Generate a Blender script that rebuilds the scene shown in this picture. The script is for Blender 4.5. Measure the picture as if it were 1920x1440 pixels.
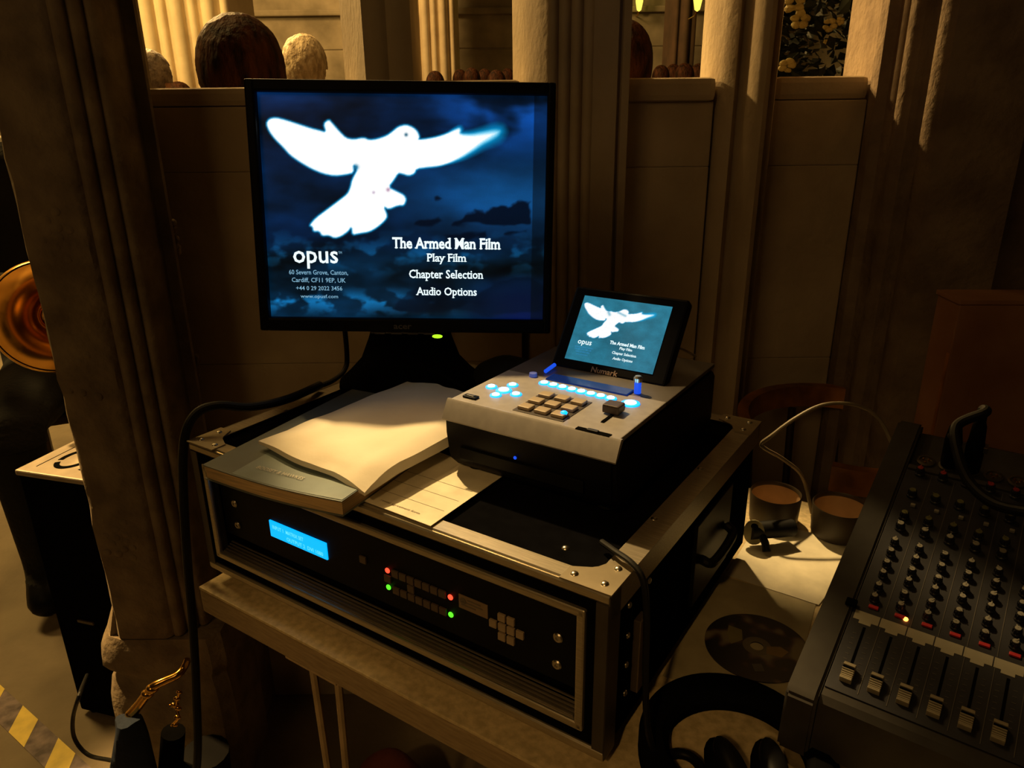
import bpy, bmesh, math, random
import numpy as np
from mathutils import Vector, Matrix, Euler, noise
random.seed(7)
for o in list(bpy.data.objects): bpy.data.objects.remove(o)
SC = bpy.context.scene
COL = SC.collection
PI = math.pi
# ---------------------------------------------------------------- camera
FPX, PITCH, ROLL, CZ = 1375.65, .3486, -.0114, 1.24
Fv = Vector((0, math.cos(PITCH), -math.sin(PITCH)))
R0 = Vector((1, 0, 0)); U0 = Vector((0, math.sin(PITCH), math.cos(PITCH)))
Rv = R0*math.cos(ROLL) + U0*math.sin(ROLL); Uv = -R0*math.sin(ROLL) + U0*math.cos(ROLL)
cam = bpy.data.cameras.new('camera'); camo = bpy.data.objects.new('camera', cam); COL.objects.link(camo)
camo.matrix_world = Matrix(((Rv.x, Uv.x, -Fv.x, 0), (Rv.y, Uv.y, -Fv.y, 0), (Rv.z, Uv.z, -Fv.z, CZ), (0, 0, 0, 1)))
cam.sensor_fit = 'HORIZONTAL'; cam.sensor_width = 36; cam.lens = 36*FPX/1920; cam.clip_start = .02
SC.camera = camo
# ---------------------------------------------------------------- world, exposure, lamps
w = bpy.data.worlds.new('world'); SC.world = w; w.use_nodes = True
w.node_tree.nodes['Background'].inputs[0].default_value = (1, .50, .16, 1)
w.node_tree.nodes['Background'].inputs[1].default_value = .006
SC.view_settings.view_transform = 'Standard'; SC.view_settings.look = 'None'
SC.view_settings.exposure = 0; SC.view_settings.gamma = 1
def lamp(name, kind, loc, target, power, color, size=.1, **kw):
    l = bpy.data.lights.new(name, kind); l.energy = power; l.color = color
    if kind == 'AREA': l.size = size
    else: l.shadow_soft_size = size
    for k, v in kw.items(): setattr(l, k, v)
    o = bpy.data.objects.new(name, l); COL.objects.link(o); o.location = loc
    d = Vector(target) - Vector(loc); o.rotation_euler = d.to_track_quat('-Z', 'Y').to_euler()
    return o
WARM = (1, .60, .20); TABLE_Z = .71
key_at = Vector((-.15, .72, .92))+Vector((-.128, .22, .358))*7.0
lamp('church_key_fill_spot', 'SPOT', key_at, (.00, .62, .88), 640, (1, .66, .26), .045, spot_size=math.radians(8.6), spot_blend=.5)
lamp('church_key_fill_spot', 'SPOT', Vector((.36, .84, TABLE_Z))+Vector((-.035, .22, .35))*7.0, (.36, .84, TABLE_Z), 420, (1, .66, .26), .045, spot_size=math.radians(4.6), spot_blend=.5)  # extra spot added to brighten the pale sheet and the cups
lamp('church_key_fill_spot', 'SPOT', Vector((.50, .60, .8))+Vector((-.128, .22, .358))*7.0, (.50, .60, .8), 260, (1, .66, .26), .045, spot_size=math.radians(6.0), spot_blend=.9)  # extra weak spot added to lift the mixer
lamp('front_spot_lamp', 'SPOT', (-.75, -1.5, 2.7), (-.06, .58, .72), 42, (1, .56, .17), .05, spot_size=math.radians(14), spot_blend=.6)
lamp('hall_lamp', 'AREA', (-1.6, -1.7, 3.0), (-.2, 1.3, 1.0), 6.6, (1, .58, .20), 1.2)
lamp('pier_spot_lamp', 'SPOT', (-.8, 4.34, 3.1), (.62, 1.2, 1.38), 620, WARM, .08, spot_size=math.radians(16), spot_blend=.3)
lamp('base_fill_spot', 'SPOT', (-2.4, 1.9, 3.0), (-.76, 1.12, .36), 700, WARM, .05, spot_size=math.radians(11), spot_blend=.3)  # added spot, brightens the flared base of the left pillar
lamp('nave_lamp', 'SPOT', (-2.2, 4.6, 2.9), (.3, 1.35, 1.3), 620, WARM, .10, spot_size=math.radians(62), spot_blend=.3)
lamp('nave_wash', 'AREA', (-3.2, 3.0, 4.4), (-2.3, 6.5, 1.6), 330, (1, .62, .19), 1.2)
lamp('far_wash', 'AREA', (-2.6, 7.6, 4.8), (-1.4, 11, 1.8), 210, (1, .60, .20), 1.2)
lamp('nave_ceiling_lamp', 'AREA', (-1.0, 2.6, 4.5), (-.7, 3.0, 0), 34, (1, .58, .18), .9)

# ---------------------------------------------------------------- helpers
def ray(x, y): return Fv + Rv*((x-960)/FPX) + Uv*((720-y)/FPX)
def onz(x, y, z): d = ray(x, y); return Vector((0, 0, CZ)) + d*((z-CZ)/d.z)
def onY(x, y, Y): d = ray(x, y); return Vector((0, 0, CZ)) + d*(Y/d.y)
def tag(o, label, cat, group=None, kind=None):
    o['label'] = label; o['category'] = cat
    if group: o['group'] = group
    if kind: o['kind'] = kind
    return o
def thing(name, label, cat, loc=(0, 0, 0), rot=(0, 0, 0), group=None):
    o = bpy.data.objects.new(name, None); COL.objects.link(o); o.empty_display_size = .05
    o.location = loc; o.rotation_euler = rot
    return tag(o, label, cat, group)
def link_mesh(name, me, m, parent=None):
    o = bpy.data.objects.new(name, me); COL.objects.link(o)
    if m and not me.materials: me.materials.append(m)
    if parent: o.parent = parent
    return o
def obj(name, bm, m, parent=None, smooth=False, loc=None, rot=None):
    me = bpy.data.meshes.new(name); bm.normal_update(); bm.to_mesh(me); bm.free()
    if smooth:
        for p in me.polygons: p.use_smooth = True
        try: me.set_sharp_from_angle(angle=math.radians(38))
        except Exception: pass
    o = link_mesh(name, me, m, parent)
    if loc is not None: o.location = loc
    if rot is not None: o.rotation_euler = rot
    return o
def struct(name, bm, m, smooth=False):
    o = obj(name, bm, m, None, smooth); o['kind'] = 'structure'; return o
def dup(o, parent=None, loc=None, rot=None):
    c = o.copy(); COL.objects.link(c)
    if parent: c.parent = parent
    if loc is not None: c.location = loc
    if rot is not None: c.rotation_euler = rot
    return c
def copy_tree(o, parent=None):
    c = o.copy(); COL.objects.link(c)
    if parent: c.parent = parent
    for ch in list(o.children): copy_tree(ch, c)
    return c
def BM(): return bmesh.new()
def box(bm, x0, x1, y0, y1, z0, z1, bev=0, M=None, seg=2):
    m = Matrix.Translation(((x0+x1)/2, (y0+y1)/2, (z0+z1)/2)) @ Matrix.Diagonal((abs(x1-x0), abs(y1-y0), abs(z1-z0), 1))
    if M: m = M @ m
    g = bmesh.ops.create_cube(bm, size=1, matrix=m)
    if bev > 0:
        vs = set(g['verts']); es = [e for e in bm.edges if e.verts[0] in vs and e.verts[1] in vs]
        bmesh.ops.bevel(bm, geom=es, offset=bev, segments=seg, profile=.6, affect='EDGES')
    return bm
def cyl(bm, p, r, h, seg=24, r2=None, M=None, bev=0):
    m = Matrix.Translation((p[0], p[1], p[2]+h/2))
    if M: m = M @ m
    g = bmesh.ops.create_cone(bm, cap_ends=True, segments=seg, radius1=r, radius2=r if r2 is None else r2, depth=h, matrix=m)
    return bm
def lathe(bm, prof, seg=32, M=None, cap=True):
    rings = []
    for r, z in prof:
        if r < 1e-6:
            v = Vector((0, 0, z)); v = M @ v if M else v; rings.append([bm.verts.new(v)])
        else:
            ring = []
            for i in range(seg):
                a = 2*PI*i/seg; v = Vector((r*math.cos(a), r*math.sin(a), z))
                ring.append(bm.verts.new(M @ v if M else v))
            rings.append(ring)
    for A, B in zip(rings, rings[1:]):
        for i in range(seg):
            j = (i+1) % seg
            if len(A) == 1 and len(B) == 1: continue
            if len(A) == 1: bm.faces.new((A[0], B[i], B[j]))
            elif len(B) == 1: bm.faces.new((A[i], A[j], B[0]))
            else: bm.faces.new((A[i], A[j], B[j], B[i]))
    bmesh.ops.recalc_face_normals(bm, faces=bm.faces)
    return bm
def prism(bm, pts, z0, z1, M=None):
    A = [bm.verts.new((M @ Vector((x, y, z0))) if M else (x, y, z0)) for x, y in pts]
    B = [bm.verts.new((M @ Vector((x, y, z1))) if M else (x, y, z1)) for x, y in pts]
    n = len(pts)
    f1 = bm.faces.new(A[::-1]); f2 = bm.faces.new(B)
    for i in range(n): bm.faces.new((A[i], A[(i+1) % n], B[(i+1) % n], B[i]))
    bmesh.ops.recalc_face_normals(bm, faces=bm.faces)
    return bm
def smooth_path(pts, n=8):
    P = [Vector(p) for p in pts]
    if len(P) < 3: return P
    out = []
    E = [P[0]*2-P[1]] + P + [P[-1]*2-P[-2]]
    for i in range(1, len(E)-2):
        a, b, c, d = E[i-1], E[i], E[i+1], E[i+2]
        for k in range(n):
            t = k/n
            out.append(.5*((2*b)+(c-a)*t+(2*a-5*b+4*c-d)*t*t+(3*b-a-3*c+d)*t**3))
    out.append(P[-1]); return out
def tube(bm, pts, r, seg=10, smooth=True, n=8, radii=None, closed=False):
    P = smooth_path(pts, n) if smooth else [Vector(p) for p in pts]
    if closed: P = [Vector(p) for p in pts]
    rings = []; N = len(P); up = None
    for i, p in enumerate(P):
        if closed: t = (P[(i+1) % N]-P[i-1])
        else: t = (P[min(i+1, N-1)]-P[max(i-1, 0)])
        t.normalize()
        if up is None:
            up = Vector((0, 0, 1)) if abs(t.z) < .9 else Vector((1, 0, 0))
        s = t.cross(up)
        if s.length < 1e-4: s = t.cross(Vector((1, 0, 0)))
        s.normalize(); up = s.cross(t).normalized()
        if radii: f = i/(N-1)*(len(radii)-1); j = min(int(f), len(radii)-2); rr = radii[j]+(radii[j+1]-radii[j])*(f-j)
        else: rr = r
        rings.append([bm.verts.new(p+(s*math.cos(2*PI*k/seg)+up*math.sin(2*PI*k/seg))*rr) for k in range(seg)])
    L = list(zip(rings, rings[1:]))
    if closed: L.append((rings[-1], rings[0]))
    for A, B in L:
        for k in range(seg): bm.faces.new((A[k], A[(k+1) % seg], B[(k+1) % seg], B[k]))
    if not closed:
        bm.faces.new(rings[0][::-1]); bm.faces.new(rings[-1])
    bmesh.ops.recalc_face_normals(bm, faces=bm.faces)
    return bm
def blob(bm, c, r, sub=3, amp=0, f=8, M=None, seed=0):
    m = Matrix.Translation(c) @ Matrix.Diagonal((r[0], r[1], r[2], 1))
    if M: m = M @ m
    g = bmesh.ops.create_icosphere(bm, subdivisions=sub, radius=1, matrix=m)
    if amp:
        for v in g['verts']:
            n = noise.noise(v.co*f+Vector((seed, seed*2, 0)))
            v.co += (v.co-Vector(c)).normalized()*n*amp if not M else Vector((0, 0, 0))
    return bm
# ---------------------------------------------------------------- materials
def mat(name, col, rough=.6, metal=0, col2=None, scale=30, bump=0, bscale=None, emit=None, estr=0, stretch=None, spec=.5, detail=4, coat=0, aniso=None):
    m = bpy.data.materials.new(name); m.use_nodes = True; nt = m.node_tree; N = nt.nodes; L = nt.links
    b = N['Principled BSDF']; b.inputs['Base Color'].default_value = (*col, 1)
    b.inputs['Roughness'].default_value = rough; b.inputs['Metallic'].default_value = metal
    b.inputs['Specular IOR Level'].default_value = spec
    if coat: b.inputs['Coat Weight'].default_value = coat
    if emit: b.inputs['Emission Color'].default_value = (*emit, 1); b.inputs['Emission Strength'].default_value = estr
    tc = N.new('ShaderNodeTexCoord'); mp = N.new('ShaderNodeMapping'); L.new(tc.outputs['Object'], mp.inputs[0])
    if stretch: mp.inputs['Scale'].default_value = stretch
    c2 = col2 if col2 else tuple(c*.8 for c in col)
    n = N.new('ShaderNodeTexNoise'); n.inputs['Scale'].default_value = scale; n.inputs['Detail'].default_value = detail
    L.new(mp.outputs[0], n.inputs['Vector'])
    r = N.new('ShaderNodeValToRGB'); r.color_ramp.elements[0].color = (*c2, 1); r.color_ramp.elements[1].color = (*col, 1)
    r.color_ramp.elements[0].position = .35; r.color_ramp.elements[1].position = .65
    L.new(n.outputs[0], r.inputs[0]); L.new(r.outputs[0], b.inputs['Base Color'])
    if bump:
        n2 = N.new('ShaderNodeTexNoise'); n2.inputs['Scale'].default_value = bscale or scale*3; n2.inputs['Detail'].default_value = 6
        L.new(mp.outputs[0], n2.inputs['Vector'])
        bp = N.new('ShaderNodeBump'); bp.inputs['Strength'].default_value = bump; bp.inputs['Distance'].default_value = .01
        L.new(n2.outputs[0], bp.inputs['Height']); L.new(bp.outputs[0], b.inputs['Normal'])
    return m
def emat(name, col, s):
    return mat(name, (.02, .02, .02), .5, emit=col, estr=s)
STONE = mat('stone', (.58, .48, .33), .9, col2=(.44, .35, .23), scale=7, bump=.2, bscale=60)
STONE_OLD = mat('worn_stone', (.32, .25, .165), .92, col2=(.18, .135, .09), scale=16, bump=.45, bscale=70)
STONE_SHADED = mat('shaded_worn_stone', (.32, .24, .16), .92, col2=(.19, .135, .09), scale=12, bump=.5, bscale=60)  # darker stone copy, the unlit look of the right pier is in its colour
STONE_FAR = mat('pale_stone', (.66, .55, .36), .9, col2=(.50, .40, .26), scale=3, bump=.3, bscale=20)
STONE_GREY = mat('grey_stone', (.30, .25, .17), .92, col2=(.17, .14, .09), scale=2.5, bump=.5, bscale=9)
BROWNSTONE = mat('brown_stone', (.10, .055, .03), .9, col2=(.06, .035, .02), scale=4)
FLOORM = mat('floor_stone', (.27, .22, .145), .8, col2=(.17, .135, .09), scale=4, bump=.4, bscale=30)
BLACK = mat('black_laminate', (.003, .003, .0035), .8, col2=(.004, .004, .005), scale=60, spec=0)
BLACKP = mat('black_plastic', (.006, .006, .007), .45, col2=(.004, .004, .005), spec=.10)
BLACKM = mat('black_matte', (.005, .005, .005), .85, col2=(.004, .004, .004), spec=0)
RUBBER = mat('black_rubber', (.006, .006, .006), .55, spec=.25)
ALU = mat('aluminium', (.62, .55, .42), .32, .85, col2=(.45, .40, .30), scale=60, stretch=(1, 30, 30))
ALU_D = mat('dull_aluminium', (.40, .35, .28), .42, .8, col2=(.26, .23, .18), scale=50, stretch=(1, 25, 25))
STEEL = mat('steel', (.65, .6, .5), .3, 1, col2=(.4, .37, .3))
SILVER = mat('silver_paint', (.36, .34, .34), .45, .3, col2=(.31, .295, .295), scale=90)
WOODT = mat('table_laminate', (.66, .52, .29), .6, col2=(.46, .36, .19), scale=120, bump=.08)
WOODE = mat('table_edge', (.36, .26, .14), .55, col2=(.26, .18, .09), scale=40, stretch=(1, 8, 8))
CREAM = mat('cream_metal', (.5, .36, .2), .5, .2)
PAPER = mat('paper', (.80, .74, .62), .8, col2=(.74, .67, .54), scale=12, bump=.15, bscale=20)
PAPERD = mat('form_paper', (.78, .72, .56), .8)
PAGES = mat('book_pages', (.62, .42, .20), .85, col2=(.36, .26, .14), scale=60, stretch=(.3, .3, 14))
COVER = mat('book_cover', (.10, .125, .125), .5, col2=(.075, .09, .09), scale=10)
COVERB = mat('lit_book_cover', (.16, .21, .22), .5)
INK = mat('grey_ink', (.16, .13, .10), .8)
INKL = mat('pale_ink', (.55, .52, .45), .7)
BRASS = mat('brass', (.85, .50, .12), .18, 1, col2=(.7, .38, .08), scale=12)
BROWN = mat('brown_card', (.40, .20, .10), .8, col2=(.28, .12, .05), scale=8, bump=.2)
WOODD = mat('dark_wood', (.05, .02, .009), .5, col2=(.025, .010, .005), scale=14, stretch=(1, 1, 5))
TANW = mat('bent_wood', (.55, .22, .045), .45, col2=(.16, .06, .016), scale=14)
YELLOW = mat('yellow_tape', (.95, .72, .10), .5)
TAPEW = mat('scuffed_tape', (.24, .18, .18), .6, col2=(.06, .04, .045), scale=30)
HAIRD = mat('dark_hair', (.060, .020, .008), .6, col2=(.010, .004, .002), scale=34, stretch=(1, 1, .35), bump=1.0, bscale=70, spec=.08)
HAIRW = mat('white_hair', (.72, .58, .38), .7, col2=(.36, .26, .15), scale=42, stretch=(1, 1, .6), bump=1.0, bscale=60)
HAIRG = mat('grey_hair', (.30, .24, .18), .6, col2=(.10, .07, .05), scale=30, bump=.6, bscale=60)
SKIN = mat('skin', (.55, .30, .18), .6)
CLOTHK = mat('black_cloth', (.006, .006, .007), .9, bump=.3)
CLOTHR = mat('dark_red_cloth', (.10, .018, .012), .9, bump=.3)
CLOTHB = mat('dark_blue_cloth', (.008, .022, .06), .85, col2=(.004, .010, .03), scale=14, bump=.5)
LEAF = mat('dark_leaf', (.012, .020, .008), .7, col2=(.004, .007, .003), scale=9)
PETAL = mat('pale_petal', (.26, .21, .07), .7)
GREENC = mat('cup_glaze', (.055, .040, .022), .45)
CUPIN = mat('cup_inside', (.46, .31, .17), .6)
CABLEB = mat('beige_cable', (.20, .155, .09), .5)
MIXG = mat('mixer_grey', (.055, .050, .044), .55, col2=(.045, .040, .036), scale=50, spec=.2)
MIXP = mat('mixer_panel', (.028, .029, .042), .6, col2=(.022, .022, .03), scale=50)
KNOBD = mat('dark_knob', (.025, .026, .035), .4)
KNOBT = mat('grey_knob_cap', (.42, .40, .34), .4)
KNOBY = mat('olive_knob_cap', (.20, .20, .08), .4)
KNOBR = mat('red_knob_cap', (.38, .04, .03), .4)
CAPW = mat('fader_cap', (.46, .40, .28), .45)
STRIP = mat('label_strip', (.52, .49, .38), .6, col2=(.45, .42, .32))
REDP = mat('red_mark', (.75, .03, .04), .5)
LINEP = mat('panel_line', (.13, .12, .11), .6)
BTND = mat('dim_button', (.10, .07, .05), .5)
BTNT = mat('tan_button', (.36, .27, .17), .45)
LABELT = mat('tan_label', (.26, .18, .11), .6)
GLASSD = mat('dark_display', (.004, .010, .03), .15, emit=(.0, .035, .25), estr=.35)
E_CYAN = emat('blue_white_light', (.30, .72, 1), 9)
E_BLUE = emat('blue_light', (.0, .30, 1), 2.6)
E_BLUE2 = emat('deep_blue_light', (.01, .10, 1), .8)
E_RED = emat('red_light', (1, .05, .02), 2.5)
E_GRN = emat('green_light', (.10, 1, .02), 1.6)
E_LIME = emat('lime_light', (.45, .95, .02), 1.3)
E_AMB = emat('amber_light', (1, .25, .04), 6)
E_LCD = emat('lcd_light', (.0, .40, 1), 1.35)
E_LCDT = emat('lcd_text', (.12, .65, 1), 1.3)
E_TXT = emat('screen_text', (.80, .97, 1), 1.15)
E_TXT2 = emat('screen_small_text', (.22, .45, .62), 1.0)
E_TXT3 = emat('screen_blue_text', (.03, .25, .55), 1.0)
E_CAND = emat('candle_glow', (1, .80, .10), 1.5)
# text as mesh
def text_obj(name, s, x0, z0, w, h, m, parent, y=-.001, bold=0.0, M=None):
    """flat lettering in the local x-z plane, facing -y; x0,z0 = left/base of its box"""
    c = bpy.data.curves.new('txt', 'FONT'); c.body = s; c.size = 1; c.offset = bold; c.resolution_u = 2
    t = bpy.data.objects.new('txt', c); COL.objects.link(t)
    dg = bpy.context.evaluated_depsgraph_get(); me = bpy.data.meshes.new_from_object(t.evaluated_get(dg))
    bpy.data.objects.remove(t); bpy.data.curves.remove(c)
    xs = [v.co.x for v in me.vertices]; ys = [v.co.y for v in me.vertices]
    sx = w/(max(xs)-min(xs)); mx = min(xs); my = min(ys); sy = h/(max(ys)-min(ys))
    for v in me.vertices: v.co = Vector((x0+(v.co.x-mx)*sx, y, z0+(v.co.y-my)*sy))
    me.materials.clear(); me.materials.append(m); me.name = name
    if M: me.transform(M)
    return link_mesh(name, me, None, parent)
SERIF = {'T': 'b.5', 'h': 'b.1 b.88 c.05', 'A': 'b.05 b.95', 'r': 'b.25 x.1', 'm': 'b.07 b.5 b.93 x.04', 'd': 'b.95 c.8', 'M': 'b.08 b.92 c.05 c.95', 'a': 'b.95', 'n': 'b.1 b.88 x.05', 'F': 'b.15 c.1',
         'i': 'b.5 x.3', 'l': 'b.5 c.3', 'P': 'b.15 c.1', 'y': 'x.08 x.92', 'p': 'd.15 x.05', 'u': 'x.05 x.8 b.95', 'e': '', 'C': '', 'S': '', 'c': '', 't': '', 'o': '', 'O': ''}
def serif_text(name, s, x0, z0, w, h, m, parent, y, bold, M=None):
    def bounds(q):
        c = bpy.data.curves.new('txt', 'FONT'); c.body = q; c.size = 1; c.resolution_u = 2; c.offset = bold*.8 if q == s else 0
        t = bpy.data.objects.new('txt', c); COL.objects.link(t); bpy.context.view_layer.update()
        me = bpy.data.meshes.new_from_object(t.evaluated_get(bpy.context.evaluated_depsgraph_get()))
        bpy.data.objects.remove(t); bpy.data.curves.remove(c)
        xs = [v.co.x for v in me.vertices]; ys = [v.co.y for v in me.vertices]; return min(xs), max(xs), min(ys), max(ys), me
    X0, X1, Y0, Y1, me = bounds(s)
    lv = {'b': 0, 'x': bounds('x')[3], 'c': bounds('H')[3], 'd': bounds('p')[2]}
    bm = BM(); bm.from_mesh(me)
    for i, ch in enumerate(s):
        if ch == ' ' or not SERIF.get(ch): continue
        b = bounds(ch); xr = bounds(s[:i+1])[1]; wd = b[1]-b[0]
        for q in SERIF[ch].split():
            cx = xr-wd+wd*float(q[1:]); cy = lv[q[0]]; s_ = -1 if q[0] in 'xc' else 1
            vs = [bm.verts.new((cx+dx, cy+dy*s_, 0)) for dx, dy in ((-.13, 0), (.13, 0), (.13, .035), (.04, .07), (-.04, .07), (-.13, .035))]
            bm.faces.new(vs)
    bm.to_mesh(me); bm.free()
    xs = [v.co.x for v in me.vertices]; a, b = min(xs), max(xs); sx = w/(b-a); sy = h/(Y1-Y0)
    for v in me.vertices: v.co = Vector((x0+(v.co.x-a)*sx, y, z0+(v.co.y-Y0)*sy))
    me.materials.clear(); me.materials.append(m); me.name = name
    if M: me.transform(M)
    return link_mesh(name, me, None, parent)
# ---------------------------------------------------------------- frames of the table equipment
YAW = -.5876
av = Vector((math.cos(YAW), math.sin(YAW), 0)); bv = Vector((-math.sin(YAW), math.cos(YAW), 0)); kv = Vector((0, 0, 1))
FL = Vector((-.3716, .7687, CZ-.3452)); CW, CD, CH = .535, .40, .1687
TZ = .71
def case_pt(u, v, h=0): return FL + av*u + bv*v + kv*h
RZ = (0, 0, YAW)
# ================================================================= SETTING
bm = BM(); box(bm, -6, 6, -3, 11.5, -.1, 0); struct('floor', bm, FLOORM)
# slab joints of the floor as thin sunk strips are carried by the material; low panels of the stone screen:
def course(bm, x0, x1, y0, y1, z0, z1):
    box(bm, x0, x1, y0, y1, z0, z1, .004)
WY = 1.34; TOPZ = 2.7
for x0, x1 in ((-.64, -.262), (-.152, .020), (.197, .350), (.452, .612)):
    bm = BM(); zz = [0, .42, .80, 1.155, 1.262]
    for z0, z1 in zip(zz, zz[1:]): box(bm, x0, x1, WY, 1.42, z0, z1, .0025)
    top = 1.300 if x0 != -.64 else 1.293
    box(bm, x0, x1, WY-(.012 if x0 == .197 else 0), 1.43, 1.262, top, .010)
    struct('wall_back', bm, STONE)
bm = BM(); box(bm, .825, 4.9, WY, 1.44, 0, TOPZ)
struct('wall_back', bm, STONE_SHADED)
def roll_profile(x0, x1, n, yb, amp, flat=None):
    pts = []
    for i in range(n):
        a = x0+(x1-x0)*i/n; d = (x1-x0)/n
        for k in range(6):
            t = k/6; pts.append((a+d*t, yb-amp*abs(math.sin(PI*t))**.6))
    return pts
def column(name, prof, z0, z1, label, m=STONE, cat='mullion'):
    t = thing(name, label, cat, (0, 0, 0))
    cx = sum(p[0] for p in prof)/len(prof); cy = sum(p[1] for p in prof)/len(prof)
    t.location = (cx, cy, z0)
    bm = BM(); prism(bm, [(x-cx, y-cy) for x, y in prof], 0, z1-z0)
    obj('shaft', bm, m, t, True)
    return t
profA = [(-.30, 1.46), (-.232, 1.285), (-.228, 1.27)] + roll_profile(-.222, -.158, 2, 1.268, .006) + [(-.152, 1.27), (-.149, 1.285), (-.16, 1.46)]
column('stone_mullion', profA, 0, TOPZ, 'stone mullion rising behind the left half of the large monitor')
profC = [(.008, 1.47), (.045, 1.31), (.057, 1.28)] + roll_profile(.060, .138, 4, 1.275, .011) + [(.140, 1.268), (.174, 1.268), (.176, 1.282), (.180, 1.282), (.182, 1.27), (.194, 1.272), (.196, 1.47)]
column('stone_mullion', profC, 0, TOPZ, 'wide stone mullion with parallel rolls just right of the large monitor')
profD = [(.352, 1.46), (.356, 1.33), (.364, 1.31), (.372, 1.30), (.379, 1.315), (.384, 1.32), (.388, 1.27), (.393, 1.247), (.402, 1.238), (.411, 1.245), (.416, 1.265), (.420, 1.29), (.428, 1.295), (.434, 1.285), (.44, 1.30), (.442, 1.33), (.45, 1.46)]
column('stone_mullion', profD, 0, TOPZ, 'slim moulded stone mullion between the two openings on the right')
profE = [(.632, 1.50), (.618, 1.35), (.600, 1.31), (.600, 1.285), (.614, 1.275), (.617, 1.25), (.610, 1.235), (.610, 1.218), (.618, 1.205), (.630, 1.205), (.634, 1.19), (.626, 1.178), (.626, 1.160), (.634, 1.146), (.650, 1.140), (.672, 1.132), (.752, 1.128), (.758, 1.14), (.772, 1.16), (.78, 1.20), (.80, 1.23), (.82, 1.50)]
t = column('stone_pillar', profE, 0, TOPZ, 'big dark moulded stone pillar at the right edge with a streak of warm light', STONE_SHADED, 'pillar')
# left pillar
t = thing('stone_pillar', 'tall worn stone pillar with carved front and grooved side left of the monitor', 'pillar', (-.64, 1.28, 0))
profP = [(-.055, .22), (-.09, .07), (-.09, -.165), (-.08, -.178)] + [(-.07, -.18), (.005, -.18), (.012, -.176)]
def prl(x0, y0, x1, y1, n, amp):
    out = []
    for i in range(n):
        for k in range(6):
            f = (i+k/6)/n; b = amp*abs(math.sin(PI*k/6))**.6
            out.append((x0+(x1-x0)*f+b*.5, y0+(y1-y0)*f-b))
    return out
profP += prl(.016, -.170, .066, -.125, 3, .010) + [(.068, -.115), (.070, -.07), (.083, -.060), (.090, -.075), (.092, -.07), (.018, .06), (-.03, .20), (-.035, .22)]
bm = BM()
zs = [.355]+[.355+(TOPZ-.355)*i/70 for i in range(1, 71)]
rings = []
for z in zs:
    ring = []
    for i, (x, y) in enumerate(profP):
        p = Vector((x, y, z))
        chip = noise.noise(Vector((x*9, y*9, z*14)))*.0015 + noise.noise(Vector((x*30, y*30, z*40)))*.003
        if 2 <= i <= 5: p.y += chip; p.x += (chip if i < 4 else 0)
        # carved boss bands on the front face
        if 3 <= i <= 6:
            for zc in (1.08, .86, .56):
                d = (z-zc)/.045
                if abs(d) < 1: p.y -= .004*math.cos(d*PI/2)*(1+.4*math.sin(z*120))
        ring.append(bm.verts.new(p))
    rings.append(ring)
n = len(profP)
for A, B in zip(rings, rings[1:]):
    for i in range(n): bm.faces.new((A[i], A[(i+1) % n], B[(i+1) % n], B[i]))
bm.faces.new(rings[0][::-1]); bm.faces.new(rings[-1]); bmesh.ops.recalc_face_normals(bm, faces=bm.faces)
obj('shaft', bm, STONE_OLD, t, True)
# carved foliage bosses on the front
bm = BM()
for zc in (1.08, .86, .56):
    for k in range(13):
        a = k*2.4; rr = .008+.0022*k
        blob(bm, (-.035+rr*math.cos(a), -.180, zc+rr*1.2*math.sin(a)), (.008, .004, .008), 2)
    for k in range(5): blob(bm, (.085, -.05, zc+random.uniform(-.05, .03)), (.005, .006, .007), 2)
obj('carving', bm, STONE_OLD, t, True)
bm = BM(); rings = []
for z, o1, o2 in ((.352, .036, .0), (.335, .044, .004), (.315, .052, .006), (.292, .055, .008), (.278, .046, .004), (.27, .034, 0), (.26, .036, 0), (.24, .046, .006), (.20, .054, .01), (.0, .056, .012)):
    x0, x1, y0, y1 = -.09-o1, .095+o2, -.18-o2, -.045
    rings.append([bm.verts.new(p) for p in ((x0, y1, z), (x0, y0+.045, z), (x0+.02, y0+.012, z), (x0+.05, y0, z), (x1-.02, y0, z), (x1, y0+.02, z), (x1, y1, z))])
n = 7
for A, B in zip(rings, rings[1:]):
    for i in range(n): bm.faces.new((A[i], A[(i+1) % n], B[(i+1) % n], B[i]))
bm.faces.new(rings[0]); bm.faces.new(rings[-1][::-1])
# sloping stop that runs the base into the left arris of the shaft
v = [bm.verts.new(p) for p in ((-.126, -.045, .352), (-.126, -.135, .352), (-.104, -.168, .352), (-.088, -.160, .355), (-.088, -.045, .44), (-.0895, -.150, .43))]
bm.faces.new((v[0], v[1], v[5], v[4])); bm.faces.new((v[1], v[2], v[5])); bm.faces.new((v[2], v[3], v[5]))
bmesh.ops.recalc_face_normals(bm, faces=bm.faces)
obj('base', bm, STONE_OLD, t, True)
bm = BM(); box(bm, -.09, .09, -.04, .21, 0, .354, .004); obj('footing', bm, STONE_OLD, t)
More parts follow.
